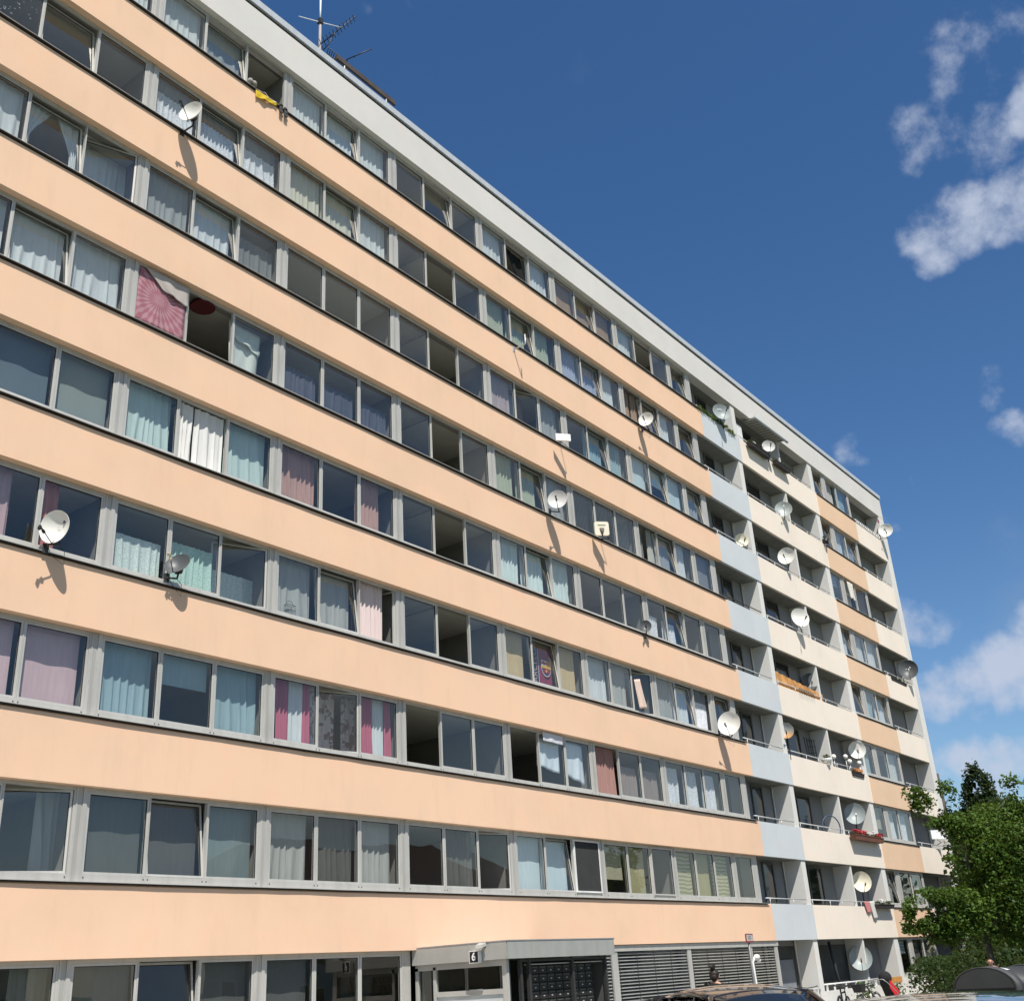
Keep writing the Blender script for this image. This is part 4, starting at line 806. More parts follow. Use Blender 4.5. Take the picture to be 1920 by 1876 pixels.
# bent white lamp
lp_=aty(1420,1842,-3); la=empty('bollard_lamp',gp(lp_.x,-3),'slim white lamp post with a drooping head beside the sign post','lamp'); g0=la.location.z; zt=aty(1412,1803,-3).z-g0; dx=aty(1412,1803,-3).x-lp_.x
MB().tube([(0,0,0),(dx*.6,0,zt*.7),(dx,0,zt),(dx+.06,-.03,zt+.12)],.028,8).build('pole',WHITEF,la); mb=MB(); mb.ball((dx+.15,-.06,zt+.12),.095,10,0,(1.25,.9,.8)); mb.ball((dx+.23,-.07,zt+.04),.065,8,0,(.8,.8,1)); mb.build('lamp_head',WHITEF,la)
# bicycles
def bicycle(loc,rz,label,frame_m,basket=False):
    o=empty('bicycle',loc,label,'bicycle',R(rz),'bicycles parked before the block'); wr=.34; wb=1.05
    def W(x):
        w_=MB(); w_.M=Matrix.Translation((x,0,wr)); w_.tube([(wr*.95*math.cos(t*PI/14),0,wr*.95*math.sin(t*PI/14)) for t in range(29)],.02,6); t_=w_.build('wheel',BLACK,o)
        s=MB(); s.M=Matrix.Translation((x,0,wr))
        for k in range(12): a=k*PI/6; s.tube([(0,.02*(-1)**k,0),(wr*.92*math.cos(a),0,wr*.92*math.sin(a))],.003,4)
        s.tube([(wr*.9*math.cos(t*PI/12),0,wr*.9*math.sin(t*PI/12)) for t in range(25)],.010,5); s.tube([(0,-.04,0),(0,.04,0)],.02,6); s.build('rim',GALV,t_)
    W(0); W(wb); f=MB(); bbk=(.42,0,.29); st=(.30,0,.78); hd=(.86,0,.82); hb_=(.90,0,.66)
    for a,b in ((bbk,st),(st,hd),(bbk,hb_),((0,0,wr),bbk),((0,0,wr),(.32,0,.72)),(hd,hb_),(hb_,(wb,0,wr))): f.tube([a,b],.02,6)
    f.tube([st,(.27,0,.90)],.014,6); f.build('frame',frame_m,o)
    h=MB(); h.tube([hd,(.84,0,.98)],.014,6); h.tube([(.70,-.28,1.02),(.82,-.2,1.0),(.86,0,.98),(.82,.2,1.0),(.70,.28,1.02)],.014,6); h.tube([(.72,-.28,1.02),(.62,-.28,1.03)],.02,6); h.tube([(.72,.28,1.02),(.62,.28,1.03)],.02,6); h.build('handlebar',BLACK,o)
    s=MB(); s.add([(.12,-.09,.90),(.12,.09,.90),(.24,.07,.905),(.42,.02,.90),(.42,-.02,.90),(.24,-.07,.905),(.12,-.07,.95),(.12,.07,.95),(.24,.05,.955),(.41,.015,.93),(.41,-.015,.93),(.24,-.05,.955)],[(5,4,3,2,1,0),(6,7,8,9,10,11)]+[(i,(i+1)%6,(i+1)%6+6,i+6) for i in range(6)]); s.build('saddle',BLACK,o)
    p=MB(); p.tube([(.42,-.09,.29),(.50,-.10,.14)],.012,6); p.tube([(.42,.09,.29),(.34,.10,.44)],.012,6); p.tube([(.42,-.09,.29),(.42,.09,.29)],.02,6); p.box(.45,.55,-.2,-.1,.13,.15).box(.29,.39,.1,.2,.43,.45); p.lathe([(.001,-.005),(.095,-.005),(.095,.005),(.001,.005)],18,0,Matrix.Translation((.42,-.05,.29))@Matrix.Rotation(PI/2,4,'X')); p.build('crank',DARKM,o)
    m_=MB(); m_.tube([(wr*1.1*math.cos(t),0,wr+wr*1.1*math.sin(t)) for t in [R(a) for a in range(20,190,17)]],.012,5); m_.build('mudguard',BLACK,o)
    if basket:
        q=MB(); q.add([(.93,-.16,.74),(1.15,-.16,.74),(1.15,.16,.74),(.93,.16,.74),(.89,-.2,1.0),(1.22,-.2,1.0),(1.22,.2,1.0),(.89,.2,1.0)],[(0,3,2,1),(0,1,5,4),(1,2,6,5),(2,3,7,6),(3,0,4,7)]); q.build('basket',BLACK,o,False)
    return o
FB=m_plain('frame_black',(.02,.02,.022),.35,.2); FS=m_plain('frame_silver',(.45,.46,.47),.35,.5); FC=m_plain('frame_cream',(.70,.68,.58),.4)
for (x,y,rz,l,m,bk) in ((15.2,-1.6,20,'black bicycle low before the wide grey venetian blind',FB,False),(17.0,-1.2,200,'silver framed bicycle right of the black one before the grey venetian blind',FS,False),
  (aty(1520,1850,-2).x,-2,30,'black bicycle furthest left before the white low wall',FB,False),(aty(1572,1850,-1.7).x,-1.7,215,'black bicycle with raised handlebar before the white dividing wall',FB,False),(aty(1570,1850,-2.3).x,-2.3,8,'dark bicycle seen side on before the white railing',FB,False),(aty(1640,1850,-1.6).x,-1.6,170,'cream framed bicycle with a black basket below the ground level dish',FC,True),
  (37.6,-3.6,25,'silver bicycle half hidden at the foot of the dark bush',FS,False),(39.6,-3.4,190,'bicycle with bright wheel furthest right by the dark bush',FS,False)): bicycle(gp(x,y),rz,l,m,bk)
# stroller
so_=gp(33.35,-1.4); stl=empty('stroller',so_,'black stroller with a bright red panel parked by the white low wall','stroller',R(-30))
SB=m_plain('fabric_black',(.015,.015,.017),.9); SR=m_plain('fabric_red',(.50,.015,.02),.8)
mb=MB(); mb.add([(-.2,-.24,.45),(.35,-.24,.40),(.35,.24,.40),(-.2,.24,.45),(-.38,-.24,.98),(-.28,-.24,1.0),(-.28,.24,1.0),(-.38,.24,.98),(-.08,-.24,.55),(-.08,.24,.55),(.35,-.24,.48),(.35,.24,.48)],[(0,3,2,1),(0,4,7,3),(4,5,6,7),(5,8,9,6),(8,10,11,9),(10,1,2,11),(0,1,10,8),(0,8,5,4),(3,9,11,2),(3,7,6,9)]); mb.build('seat',SB,stl)
mb=MB(); mb.ball((-.28,0,1.12),.24,10,0,(1,1.05,1)); mb.build('hood',SB,stl)
mb=MB(); mb.add([(-.30,-.25,1.05),(.08,-.25,.62),(-.12,-.25,.44),(-.36,-.25,.80),(-.30,-.27,1.05),(.08,-.27,.62),(-.12,-.27,.44),(-.36,-.27,.80)],[(0,1,2,3),(7,6,5,4),(0,4,5,1),(1,5,6,2),(2,6,7,3),(3,7,4,0)]); mb.build('red_panel',SR,stl)
mb=MB()
for s_ in (-.27,.27): mb.tube([(-.62,s_,1.08),(-.42,s_,.95),(.42,s_,.16)],.014,6); mb.tube([(-.45,s_,.16),(.05,s_,.55)],.014,6)
mb.tube([(-.62,-.27,1.08),(-.62,.27,1.08)],.016,6); mb.build('push_frame',GALV,stl)
for (x,s_) in ((.42,-.27),(.42,.27),(-.45,-.27),(-.45,.27)): w_=MB(); w_.lathe([(.02,-.02),(.12,-.02),(.13,0),(.12,.02),(.02,.02)],16,0,Matrix.Translation((x,s_,.13))@Matrix.Rotation(PI/2,4,'X')); w_.build('wheel',BLACK,stl)
# people
SKIN=m_plain('skin',(.52,.29,.20),.55,0,.06); HAIR=m_plain('hair_dark',(.018,.012,.010),.6,0,.3,20); HAIRB=m_plain('hair_brown',(.10,.06,.04),.6,0,.3,20)
def skin_mesh(name,pts,edges,m,parent,sub=2,apply=True):
    me=bpy.data.meshes.new(name); me.from_pydata([p[:3] for p in pts],edges,[]); o=bpy.data.objects.new(name,me); COL.objects.link(o)
    bm=bmesh.new(); bm.from_mesh(me); l=bm.verts.layers.skin.verify()
    for i,v in enumerate(bm.verts): r=pts[i][3]; v[l].radius=r if isinstance(r,tuple) else (r,r); v[l].use_root=(i==0)
    bm.to_mesh(me); bm.free()
    sk=o.modifiers.new('skin','SKIN'); sk.use_smooth_shade=True; ss=o.modifiers.new('sub','SUBSURF'); ss.levels=sub; ss.render_levels=sub
    dg=bpy.context.evaluated_depsgraph_get(); me2=bpy.data.meshes.new_from_object(o.evaluated_get(dg)); bpy.data.objects.remove(o); me2.materials.clear(); me2.materials.append(m)
    o=bpy.data.objects.new(name,me2); COL.objects.link(o)
    if parent: o.parent=parent
    return o
def person(loc,rz,label,h,hairm,top_m,bun=False,bald=False):
    s=h/1.7; o=empty('person',loc,label,'person',R(rz)); o.scale=(s,s,s)     # faces +x
    P_=[(0,0,.95,(.13,.16)),(0,0,1.12,(.11,.14)),(.0,0,1.30,(.12,.17)),(-.01,0,1.42,(.08,.12)),(-.005,0,1.49,.055),(.02,0,1.55,.062),(.025,0,1.60,.085),(.02,0,1.66,.06)]
    E_=[(i,i+1) for i in range(7)]
    for sd in (-1,1):
        b=len(P_); P_+=[(0,sd*.10,.90,.095),(.02,sd*.10,.50,.062),(0,sd*.10,.12,.042),(.10,sd*.11,.04,.04),(.18,sd*.12,.03,.03)]; E_+=[(0,b),(b,b+1),(b+1,b+2),(b+2,b+3),(b+3,b+4)]
        b=len(P_); P_+=[(0,sd*.19,1.40,.055),(-.02,sd*.24,1.14,.043),(.06,sd*.25,.90,.033),(.09,sd*.25,.82,(.022,.040)),(.12,sd*.25,.75,(.015,.03))]; E_+=[(3,b),(b,b+1),(b+1,b+2),(b+2,b+3),(b+3,b+4)]
    body=skin_mesh('body',P_,E_,SKIN,o)
    f=MB(); f.ball((.118,0,1.585),.017,6,0,(1.1,.8,1.5))
    for sd in (-1,1): f.ball((.02,sd*.088,1.59),.026,6,0,(.7,.35,1.2))
    for sd in (-1,1):
        for k in range(4): f.tube([(.11+.008*k,sd*(.235+.012*k),.76),(.13+.004*k,sd*(.236+.011*k),.70),(.125+.003*k,sd*(.234+.01*k),.66)],[.010,.009,.007],6)
        f.tube([(.115,sd*.222,.80),(.15,sd*.21,.76),(.155,sd*.215,.72)],[.011,.010,.008],6)
    bm=bmesh.new(); bm.from_mesh(body.data); t=f.mesh('t',[SKIN]); bm.from_mesh(t); bm.to_mesh(body.data); bm.free(); bpy.data.meshes.remove(t)
    e=MB()
    for sd in (-1,1): e.ball((.098,sd*.034,1.605),.013,6,0,(.6,1.2,.7)); e.box(.10,.112,sd*.034-.018,sd*.034+.018,1.627,1.633)
    e.build('eyes',BLACK,o); MB().ball((.103,0,1.545),.016,6,0,(.5,1.3,.4)).build('mouth',m_plain('lips',(.35,.12,.10),.5),o)
    hr=MB()
    if bald: hr.ball((-.035,0,1.60),.088,10,0,(.85,1.02,.95))
    else: hr.ball((-.005,0,1.628),.103,12,0,(.98,.95,.92)); hr.ball((-.055,0,1.58),.075,10,0,(.8,1.05,1.0))
    if bun:
        hr.ball((-.055,0,1.745),.052,8); r_=random.Random(2)
        for i in range(14): a=r_.uniform(0,6.28); hr.tube([(-.055,0,1.75),(-.055+.06*math.cos(a),.06*math.sin(a),1.76+r_.uniform(0,.04)),(-.055+.09*math.cos(a),.09*math.sin(a),1.77+r_.uniform(-.02,.06))],[.012,.008,.002],5)
    hr.build('hair',hairm,o)
    k=1.13; T=[(0,0,.97,(.14,.17)),(0,0,1.12,(.125,.155)),(0,0,1.30,(.135,.185)),(-.012,0,1.41,(.10,.135))]; TE=[(0,1),(1,2),(2,3)]
    for sd in (-1,1): b=len(T); T+=[(0,sd*.19,1.405,.068),(-.01,sd*.225,1.22,.056)]; TE+=[(3,b),(b,b+1)]
    skin_mesh('shirt',T,TE,top_m,o); L=[(0,0,.98,(.145,.17)),(0,0,.88,(.13,.16))]; LE=[(0,1)]
    for sd in (-1,1): b=len(L); L+=[(0,sd*.10,.86,.105),(.02,sd*.10,.50,.075),(0,sd*.10,.14,.058)]; LE+=[(1,b),(b,b+1),(b+1,b+2)]
    skin_mesh('trousers',L,LE,m_plain('denim',(.04,.05,.09),.9),o)
    for sd in (-1,1): MB().ball((.06,sd*.11,.045),.07,8,0,(1.9,.75,.65)).build('shoe',BLACK,o)
    return o
d=atd(1339.5,1827,22.2); person(gp(d.x,d.y),5,'person with dark messy bun and black top behind the dark car, facing away',1.60,HAIR,m_plain('top_black',(.015,.015,.015),.9),bun=True)
d=atd(1855.5,1798,39); person(Vector((d.x,d.y,-.30)),200,'person with short brown hair almost hidden behind the grey waste container',1.72,HAIRB,m_plain('top_grey',(.10,.10,.11),.9),bald=True)
# waste container with rolling lid
wc=atd(1890,1838,33); bn=empty('waste_container',Vector((wc.x,wc.y,gz(wc.x,wc.y))),'big dark grey waste container with a rounded lid and a white label','waste container',R(-20)); bn.scale=(1.0,1.55,1.0)
CON=m_plain('container_grey',(.04,.042,.044),.55,0,.15,2); CON2=m_plain('container_lid',(.06,.063,.065),.6,0,.12,2)
mb=MB(); mb.add([(-.85,-.48,.2),(.85,-.48,.2),(.85,.48,.2),(-.85,.48,.2),(-1.0,-.56,.82),(1.0,-.56,.82),(1.0,.56,.82),(-1.0,.56,.82)],[(0,3,2,1),(0,1,5,4),(1,2,6,5),(2,3,7,6),(3,0,4,7),(4,5,6,7)]); mb.build('bin_body',CON,bn)
def halfcyl(x0,x1,r,a0,a1,th,mi=0,n=20):
    m=MB(); vs=[]; 
    for i in range(n+1):
        a=R(a0+(a1-a0)*i/n)
        for rr in (r,r-th):
            for x in (x0,x1): vs.append((x,-math.cos(a)*rr,.78+math.sin(a)*rr*.82))
    fs=[]
    for i in range(n): q=i*4; fs+=[(q,q+1,q+5,q+4),(q+2,q+6,q+7,q+3),(q,q+4,q+6,q+2),(q+1,q+3,q+7,q+5)]
    m.add(vs,fs,mi,True); return m
halfcyl(-.98,.98,.55,-5,185,.03).build('rolling_lid',CON,bn)
for x in (-1.0,.72): halfcyl(x,x+.28,.60,-8,188,.05).build('side_cheek',CON2,bn)
mb=MB(); mb.prism([(-.58*math.cos(R(a)),.78+math.sin(R(a))*.48) for a in range(0,181,12)],'x',-1.0,-.97); mb.build('end_panel',CON2,bn); mb=MB(); mb.prism([(-.58*math.cos(R(a)),.78+math.sin(R(a))*.48) for a in range(0,181,12)],'x',.97,1.0); mb.build('end_panel',CON2,bn)
halfcyl(-.62,-.42,.556,60,118,.004).build('white_label',m_plain('label_white',(.80,.80,.80),.5),bn); MB().tube([(-.6,-.60,.86),(.6,-.60,.86)],.025,6).build('grip_bar',BLACK,bn)
for (x,y) in ((-.7,-.38),(.7,-.38),(-.7,.38),(.7,.38)): w_=MB(); w_.lathe([(.02,-.025),(.09,-.025),(.10,0),(.09,.025),(.02,.025)],14,0,Matrix.Translation((x,y,.1))@Matrix.Rotation(PI/2,4,'X')); w_.build('castor',BLACK,bn)
# cars
CARG=m_plain('car_glass',(.012,.016,.022),.03,0,.05,2,.9)
def carpaint(name,c):
    def f(nt):
        t=tex(nt,scale=.8,Detail=4); return pb(nt,ramp(nt,t.outputs[0],[(.3,scl(c,.9)),(.7,scl(c,1.1))]),.22,.35,spec=.6,coat=1)
    return mat(name,f)
def car(loc,rz,label,paint,s=1,sheet=False):
    o=empty('parked_car',loc,label,'car',R(rz),'cars parked before the block'); o.scale=(s,s,s)
    st=[(-2.12,.62,.42,.62),(-2.08,.76,.30,.80),(-1.9,.84,.24,.93),(-1.3,.89,.22,.96),(0,.90,.22,.95),(1.0,.89,.22,.93),(1.5,.87,.22,.88),(1.95,.80,.25,.76),(2.12,.68,.32,.62),(2.17,.55,.42,.52)]
    vs=[];fs=[]
    for (x,w_,za,zb) in st:
        zm=(za+zb)/2; ring=[(-w_*.92,za),(-w_,za+.12),(-w_*1.0,zm+.05),(-w_*.97,zb-.10),(-w_*.86,zb-.02),(-w_*.5,zb+.012),(0,zb+.018),(w_*.5,zb+.012),(w_*.86,zb-.02),(w_*.97,zb-.10),(w_,zm+.05),(w_,za+.12),(w_*.92,za)]
        vs+=[(x,a,b) for a,b in ring]
    m=13
    for i in range(len(st)-1):
        for k in range(m): q=i*m+k; q2=i*m+(k+1)%m; fs.append((q,q2,q2+m,q+m))
    mb=MB(); mb.add(vs,fs+[tuple(range(m)),tuple(range((len(st)-1)*m,len(st)*m))[::-1]],0,True); body=mb.build('body',paint,o)
    # roof
    vs=[];fs=[]; nx,ny=14,12
    def roofp(u,v):   # u along car, v across -1..1
        x=-1.28+1.86*u; w_=.60+.035*math.sin(PI*u); z=1.375+.085*math.sin(PI*(u*.86+.10))-.055*abs(v)**2.6-.02*(u<.03); return (x,w_*v,z)
    for i in range(nx+1):
        for j in range(ny+1): vs.append(roofp(i/nx,-1+2*j/ny))
    for i in range(nx):
        for j in range(ny): q=i*(ny+1)+j; fs.append((q,q+1,q+ny+2,q+ny+1))
    mb=MB(); mb.add(vs,fs,0,True); rf_=mb.build('roof',paint,o,False); t=rf_.modifiers.new('thickness','SOLIDIFY'); t.thickness=.03; t.offset=-1
    def pane_(name,a,b,c_,d,bow=.04,n=8,m=CARG,off=0):
        a,b,c_,d=[Vector(p) for p in (a,b,c_,d)]; nn=(b-a).cross(d-a).normalized(); vs=[];fs=[]
        for i in range(n+1):
            for j in range(n+1):
                s_,t_=i/n,j/n; p=(a*(1-s_)+b*s_)*(1-t_)+(d*(1-s_)+c_*s_)*t_; vs.append(p+nn*(bow*math.sin(PI*s_)*(.6+.4*math.sin(PI*t_))+off))
        for i in range(n):
            for j in range(n): q=i*(n+1)+j; fs.append((q,q+1,q+n+2,q+n+1))
        mb=MB(); mb.add(vs,fs,0,True); w_=mb.build(name,m,o,False); t=w_.modifiers.new('thickness','SOLIDIFY'); t.thickness=.006; return w_
    pane_('windscreen',(1.30,-.74,.93),(1.30,.74,.93),(.60,.56,1.37),(.60,-.56,1.37),.09)
    pane_('rear_window',(-1.86,.68,.97),(-1.86,-.68,.97),(-1.30,-.55,1.365),(-1.30,.55,1.365),.06)
    for sd in (-1,1):
        A=lambda x,z: (x,sd*(.84-.24*(z-.93)/.45),z)
        pane_('side_window',A(.10,.95),A(1.12,.94),A(.52,1.34),A(.10,1.36),.015*sd); pane_('side_window',A(-.98,.96),A(.02,.95),A(.02,1.36),A(-.92,1.35),.015*sd); pane_('side_window',A(-1.62,.98),A(-1.06,.97),A(-1.0,1.34),A(-1.22,1.33),.01*sd)
        pl=MB(); pl.tube([A(1.30,.92),A(.95,1.14),A(.58,1.375)],.035,6); pl.tube([A(.06,.94),A(.06,1.37)],.032,6); pl.tube([A(-1.02,.95),A(-.96,1.365)],.035,6); pl.tube([A(-1.86,.95),A(-1.55,1.2),A(-1.27,1.36)],.05,6); pl.tube([A(.58,1.375),A(-.3,1.405),A(-1.27,1.36)],.028,6); pl.build('pillar',paint,o)
        mr=MB(); mr.ball((.98,sd*.98,1.02),.10,8,0,(.6,1,.7)); mr.tube([(.98,sd*.86,.97),(.98,sd*.95,1.0)],.025,6); mr.build('wing_mirror',paint,o)
        hl=MB(); hl.ball((2.02,sd*.62,.64),.13,8,0,(.8,1.2,.6)); hl.build('headlight',m_plain('headlight_glass',(.6,.62,.65),.1,.3),o)
        tl=MB(); tl.ball((-2.05,sd*.66,.72),.11,8,0,(.5,1,1.1)); tl.build('tail_light',m_plain('tail_red',(.35,.02,.02),.2),o)
        for x in (-1.32,1.34):
            w_=MB(); w_.lathe([(.19,-.1),(.30,-.1),(.32,-.06),(.32,.06),(.30,.1),(.19,.1)],24,0,Matrix.Translation((x,sd*.82,.32))@Matrix.Rotation(PI/2,4,'X')); w_=w_.build('wheel',BLACK,o)
            r_=MB(); r_.lathe([(.001,-.085*sd),(.19,-.07*sd),(.195,-.1*sd)] if sd>0 else [(.001,.085),(.19,.07),(.195,.1)],20,0,Matrix.Translation((x,sd*.82,.32))@Matrix.Rotation(PI/2,4,'X')); r_.build('rim',FS,w_)
    MB().box(2.155,2.165,-.25,.25,.40,.50).build('number_plate',m_plain('plate_white',(.7,.7,.7),.5),o); MB().tube([(-1.15,.28,1.43),(-1.24,.28,1.52)],.005,5).build('roof_aerial',BLACK,o)
    if sheet: pane_('sun_shade',(1.16,-.55,.985),(1.16,.05,.985),(.80,.02,1.22),(.80,-.46,1.22),.05,m=m_plain('shade_pale',(.62,.72,.74),.5),off=.045)
    return o
c=atd(1392,1860,14.4); car(Vector((c.x,c.y,0)),-133,'dark brown black car with a pale sun shade, directly before the person with the bun',carpaint('paint_dark_brown',(.018,.014,.012)),.972,True)
c=atd(1885,1880,5.9); car(Vector((c.x,c.y,0)),-118,'nearest dark blue car cut off by the lower right corner',carpaint('paint_dark_blue',(.010,.013,.020)),.99)
c=atd(1128,1872,8.6); car(Vector((c.x,c.y,-.035)),-120,'brown car of which only a sliver of roof shows below the mailboxes',carpaint('paint_brown',(.05,.035,.028)),.985)
# ================================================================ TREES, BUSHES
def tree(loc,label,blobs,leaves,ls,mleaf,trunks,seed,cat='tree',name='leafy_tree',gap=.05,group=None,nscale=1.1,branch=True):
    o=empty(name,loc,label,cat,0,group); r_=random.Random(seed); L=Vector(loc)
    t=MB()
    for tr_ in trunks:
        n=len(tr_[0]); t.tube(tr_[0],[tr_[1]*(1-.6*i/max(1,n-1)) for i in range(n)],7)
    top=Vector(trunks[0][0][-1])
    for (c,rr) in blobs:
        c=Vector(c); 
        if branch and max(rr)>.5:
            base=min((Vector(p) for tr_ in trunks for p in tr_[0][1:]),key=lambda p:(p-c).length); t.tube([base,base.lerp(c,.5)+Vector((0,0,.15)),base.lerp(c,.92)],[.045,.025,.010],5)
    t.build('trunk',BARK,o)
    mb=MB(); vol=[b[1][0]*b[1][1]*b[1][2] for b in blobs]; tot=sum(v**.62 for v in vol)
    for (c,rr),v in zip(blobs,vol):
        k=int(leaves*v**.62/tot); done=0; tries=0
        while done<k and tries<k*6:
            tries+=1; u=Vector((r_.gauss(0,1),r_.gauss(0,1),r_.gauss(0,1))).normalized()*(r_.random()**.38)*(1+.25*r_.random()**3); p=Vector((c[0]+u.x*rr[0],c[1]+u.y*rr[1],c[2]+u.z*rr[2]))
            if noise.noise(p*nscale+Vector((seed,0,0)))+.5*noise.noise(p*nscale*2.7)<-gap: continue
            leaf(mb,p,ls*r_.uniform(.6,1.35),r_); done+=1
    mb.build('crown',mleaf,o,False); return o
def bl(px,py,D,rx,loc,rz=None,ry=None): p=atd(px,py,D)-Vector(loc); rz=rz or rx*.8; return (tuple(p),(rx,ry or rx,rz))
b0=atd(1858,1790,41); L0=(b0.x,b0.y,-.3)
B=[bl(1712,1488,41,.42,L0,.22),bl(1735,1515,41,.5,L0,.34),bl(1755,1530,41,.5,L0,.36),bl(1772,1540,41,.42,L0,.28),bl(1788,1552,41,.5,L0,.32),bl(1722,1500,41,.4,L0,.26),bl(1815,1562,41,.6,L0,.5),bl(1825,1592,41,.6,L0,.5),bl(1783,1535,41,.45,L0,.32),bl(1822,1548,41,.75,L0,.5),bl(1775,1480,41,.28,L0,.5),bl(1858,1532,42,.7,L0,.55),bl(1895,1485,42,.35,L0,.75),bl(1917,1500,42,.4,L0,.7),
 bl(1850,1580,41,1.0,L0),bl(1870,1565,42,1.1,L0),bl(1915,1570,42,1.2,L0),bl(1838,1622,41,.8,L0),bl(1865,1630,41,1.2,L0),bl(1915,1640,42,1.3,L0),bl(1782,1610,40,.25,L0,.15),
 bl(1760,1692,40,.62,L0,.42),bl(1800,1690,40,.85,L0,.5),bl(1722,1705,39.5,.5,L0,.42),bl(1740,1680,39.5,.5,L0,.3),bl(1735,1722,39.5,.6,L0,.4),bl(1790,1740,40,.7,L0,.5),bl(1810,1720,40,.8,L0,.6),bl(1712,1735,39.5,.38,L0,.28),bl(1745,1738,40,.5,L0,.36),bl(1770,1755,40,.5,L0,.3),bl(1780,1720,40,.55,L0,.32),bl(1850,1690,41,1.0,L0,.8),bl(1905,1700,41,1.2,L0,.8),bl(1870,1735,41,1.1,L0,.5),bl(1915,1745,41,.9,L0,.5),bl(1945,1600,41,1.3,L0),bl(1955,1680,41,1.3,L0),bl(1960,1520,42,.9,L0)]
tree(L0,'nearest light green leafy tree overlapping the right end of the block',B,36000,.118,LG,[([(0,0,0),(-.1,0,1.5),(.05,.1,3.2),(-.2,0,4.8)],.11),([(.35,.1,0),(.5,.1,1.6),(.8,.2,3.4)],.09)],11,gap=.16)
b1=atd(1905,1800,58); L1=(b1.x,b1.y,-.3)
B=[bl(x_,y_,58,r_,L1) for x_,y_,r_ in ((1850,1600,1.9),(1900,1560,2.0),(1840,1680,1.8),(1890,1680,2.2),(1940,1640,2.4),(1820,1740,1.5),(1880,1750,1.8),(1930,1750,2.0))]
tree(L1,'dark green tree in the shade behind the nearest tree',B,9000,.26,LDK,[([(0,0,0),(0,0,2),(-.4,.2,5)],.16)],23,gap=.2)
b2=atd(1800,1800,66); L2=(b2.x,b2.y,-.3)
B=[bl(x_,y_,66,r_,L2) for x_,y_,r_ in ((1792,1640,1.5),(1805,1700,2.0),(1800,1760,2.0),(1830,1770,2.2),(1870,1780,2.4),(1815,1600,1.3))]
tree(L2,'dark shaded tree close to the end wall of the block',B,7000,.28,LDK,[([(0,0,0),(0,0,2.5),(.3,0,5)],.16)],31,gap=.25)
bp=atd(1830,1790,95); Lp=(bp.x,bp.y,-.3); r_=random.Random(5); B=[]
for i in range(95):
    t=r_.random()**.62; y_=1442+t*190; hw=4+t*66; a=r_.uniform(-1,1); x_=1826+a*hw+t*8; c=atd(x_,y_,95)-Vector(Lp); B.append(((c.x,c.y+r_.uniform(-1,1)*hw*.03,c.z),(.50+.4*t,.50+.4*t,1.0+.5*t)))
tree(Lp,'tall dark poplar with a pointed top far behind the block',B,26000,.24,LPOP,[([(0,0,0),(0,0,9),(-.2,0,15)],.3)],41,name='poplar_tree',gap=.22,nscale=.9,branch=False)
def bush(x0,x1,y0,y1,h,label,m,n,ls,seed):
    r_=random.Random(seed); cx=(x0+x1)/2; cy=(y0+y1)/2; o=empty('bush',(cx,cy,gz(cx,cy)),label,'bush'); mb=MB()
    for i in range(n):
        a=r_.random(); x=(x0-cx)+(x1-x0)*a; prof=h*(.72+.28*math.sin(a*PI)**.5+.16*noise.noise((x*.9,seed,0))); z=prof*r_.random()**.55; y=(y0-cy)+(y1-y0)*r_.random()
        leaf(mb,Vector((x+r_.gauss(0,.15),y,z)),ls*r_.uniform(.6,1.4),r_)
    mb.build('foliage',m,o,False); t=MB()
    for i in range(9): x=(x0-cx)*.8+(x1-x0)*.8*i/8; t.tube([(x,0,0),(x+.15*math.sin(i),.05,h*.6)],.025,5)
    t.build('stems',BARK,o)
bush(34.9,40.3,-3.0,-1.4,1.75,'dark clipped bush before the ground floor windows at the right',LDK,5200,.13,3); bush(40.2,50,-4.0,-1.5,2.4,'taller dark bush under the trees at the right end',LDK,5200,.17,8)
bush(34.3,35.0,-1.3,-.7,.9,'small pale leafed plant beside the stroller',m_leaf('leaf_pale',(.05,.075,.03),(.09,.12,.05),(.14,.17,.08)),420,.09,12); bush(31.5,32.3,-1.1,-.6,1.05,'potted green plant between the dish pole and the stroller',LG,260,.10,15)
hw=[]
for i,(x,y,w_,h) in enumerate(((58,6,7,5.2),(70,-2,9,6.5),(86,4,12,8))):
    LL=(x,y,-.3); r_=random.Random(50+i); B=[((r_.uniform(-w_/2,w_/2),r_.uniform(-1.5,1.5),r_.uniform(.8,h*.85)),(1.9,1.6,1.5)) for k in range(9)]
    tree(LL,('bushy dark tree right behind the end wall','broad dark tree filling the gap beyond the waste container','furthest broad tree beyond the car park')[i],B,4200,.36,LDK,[([(0,0,0),(0,0,2),(.2,0,h*.7)],.2)],60+i,gap=.2)
# ================================================================ HOUSES OPPOSITE (seen as reflections)
def house(x0,x1,y0,y1,h,rh,label,wall,roofm,nw):
    o=empty('house',((x0+x1)/2,(y0+y1)/2,-.1),label,'house'); w_=(x1-x0)/2; d=(y1-y0)/2; MB().box(-w_,w_,-d,d,0,h).build('wall',wall,o)
    MB().add([(-w_-.5,-d-.5,h),(w_+.5,-d-.5,h),(w_+.5,d+.5,h),(-w_-.5,d+.5,h),(-w_+d,0,h+rh),(w_-d,0,h+rh)],[(0,3,2,1),(0,1,5,4),(1,2,5),(2,3,4,5),(3,0,4)]).build('roof',roofm,o)
    for k in range(int(h//3)):
        for i in range(nw):
            x=-w_+(i+.5)*2*w_/nw; f=MB(); z=.9+k*2.9; f.box(x-.6,x+.6,d,d+.03,z,z+1.4); f=f.build('window',WHITEF,o); MB().box(x-.52,x+.52,d+.03,d+.04,z+.08,z+1.32).build('pane',MATS['dark_glass'],f)
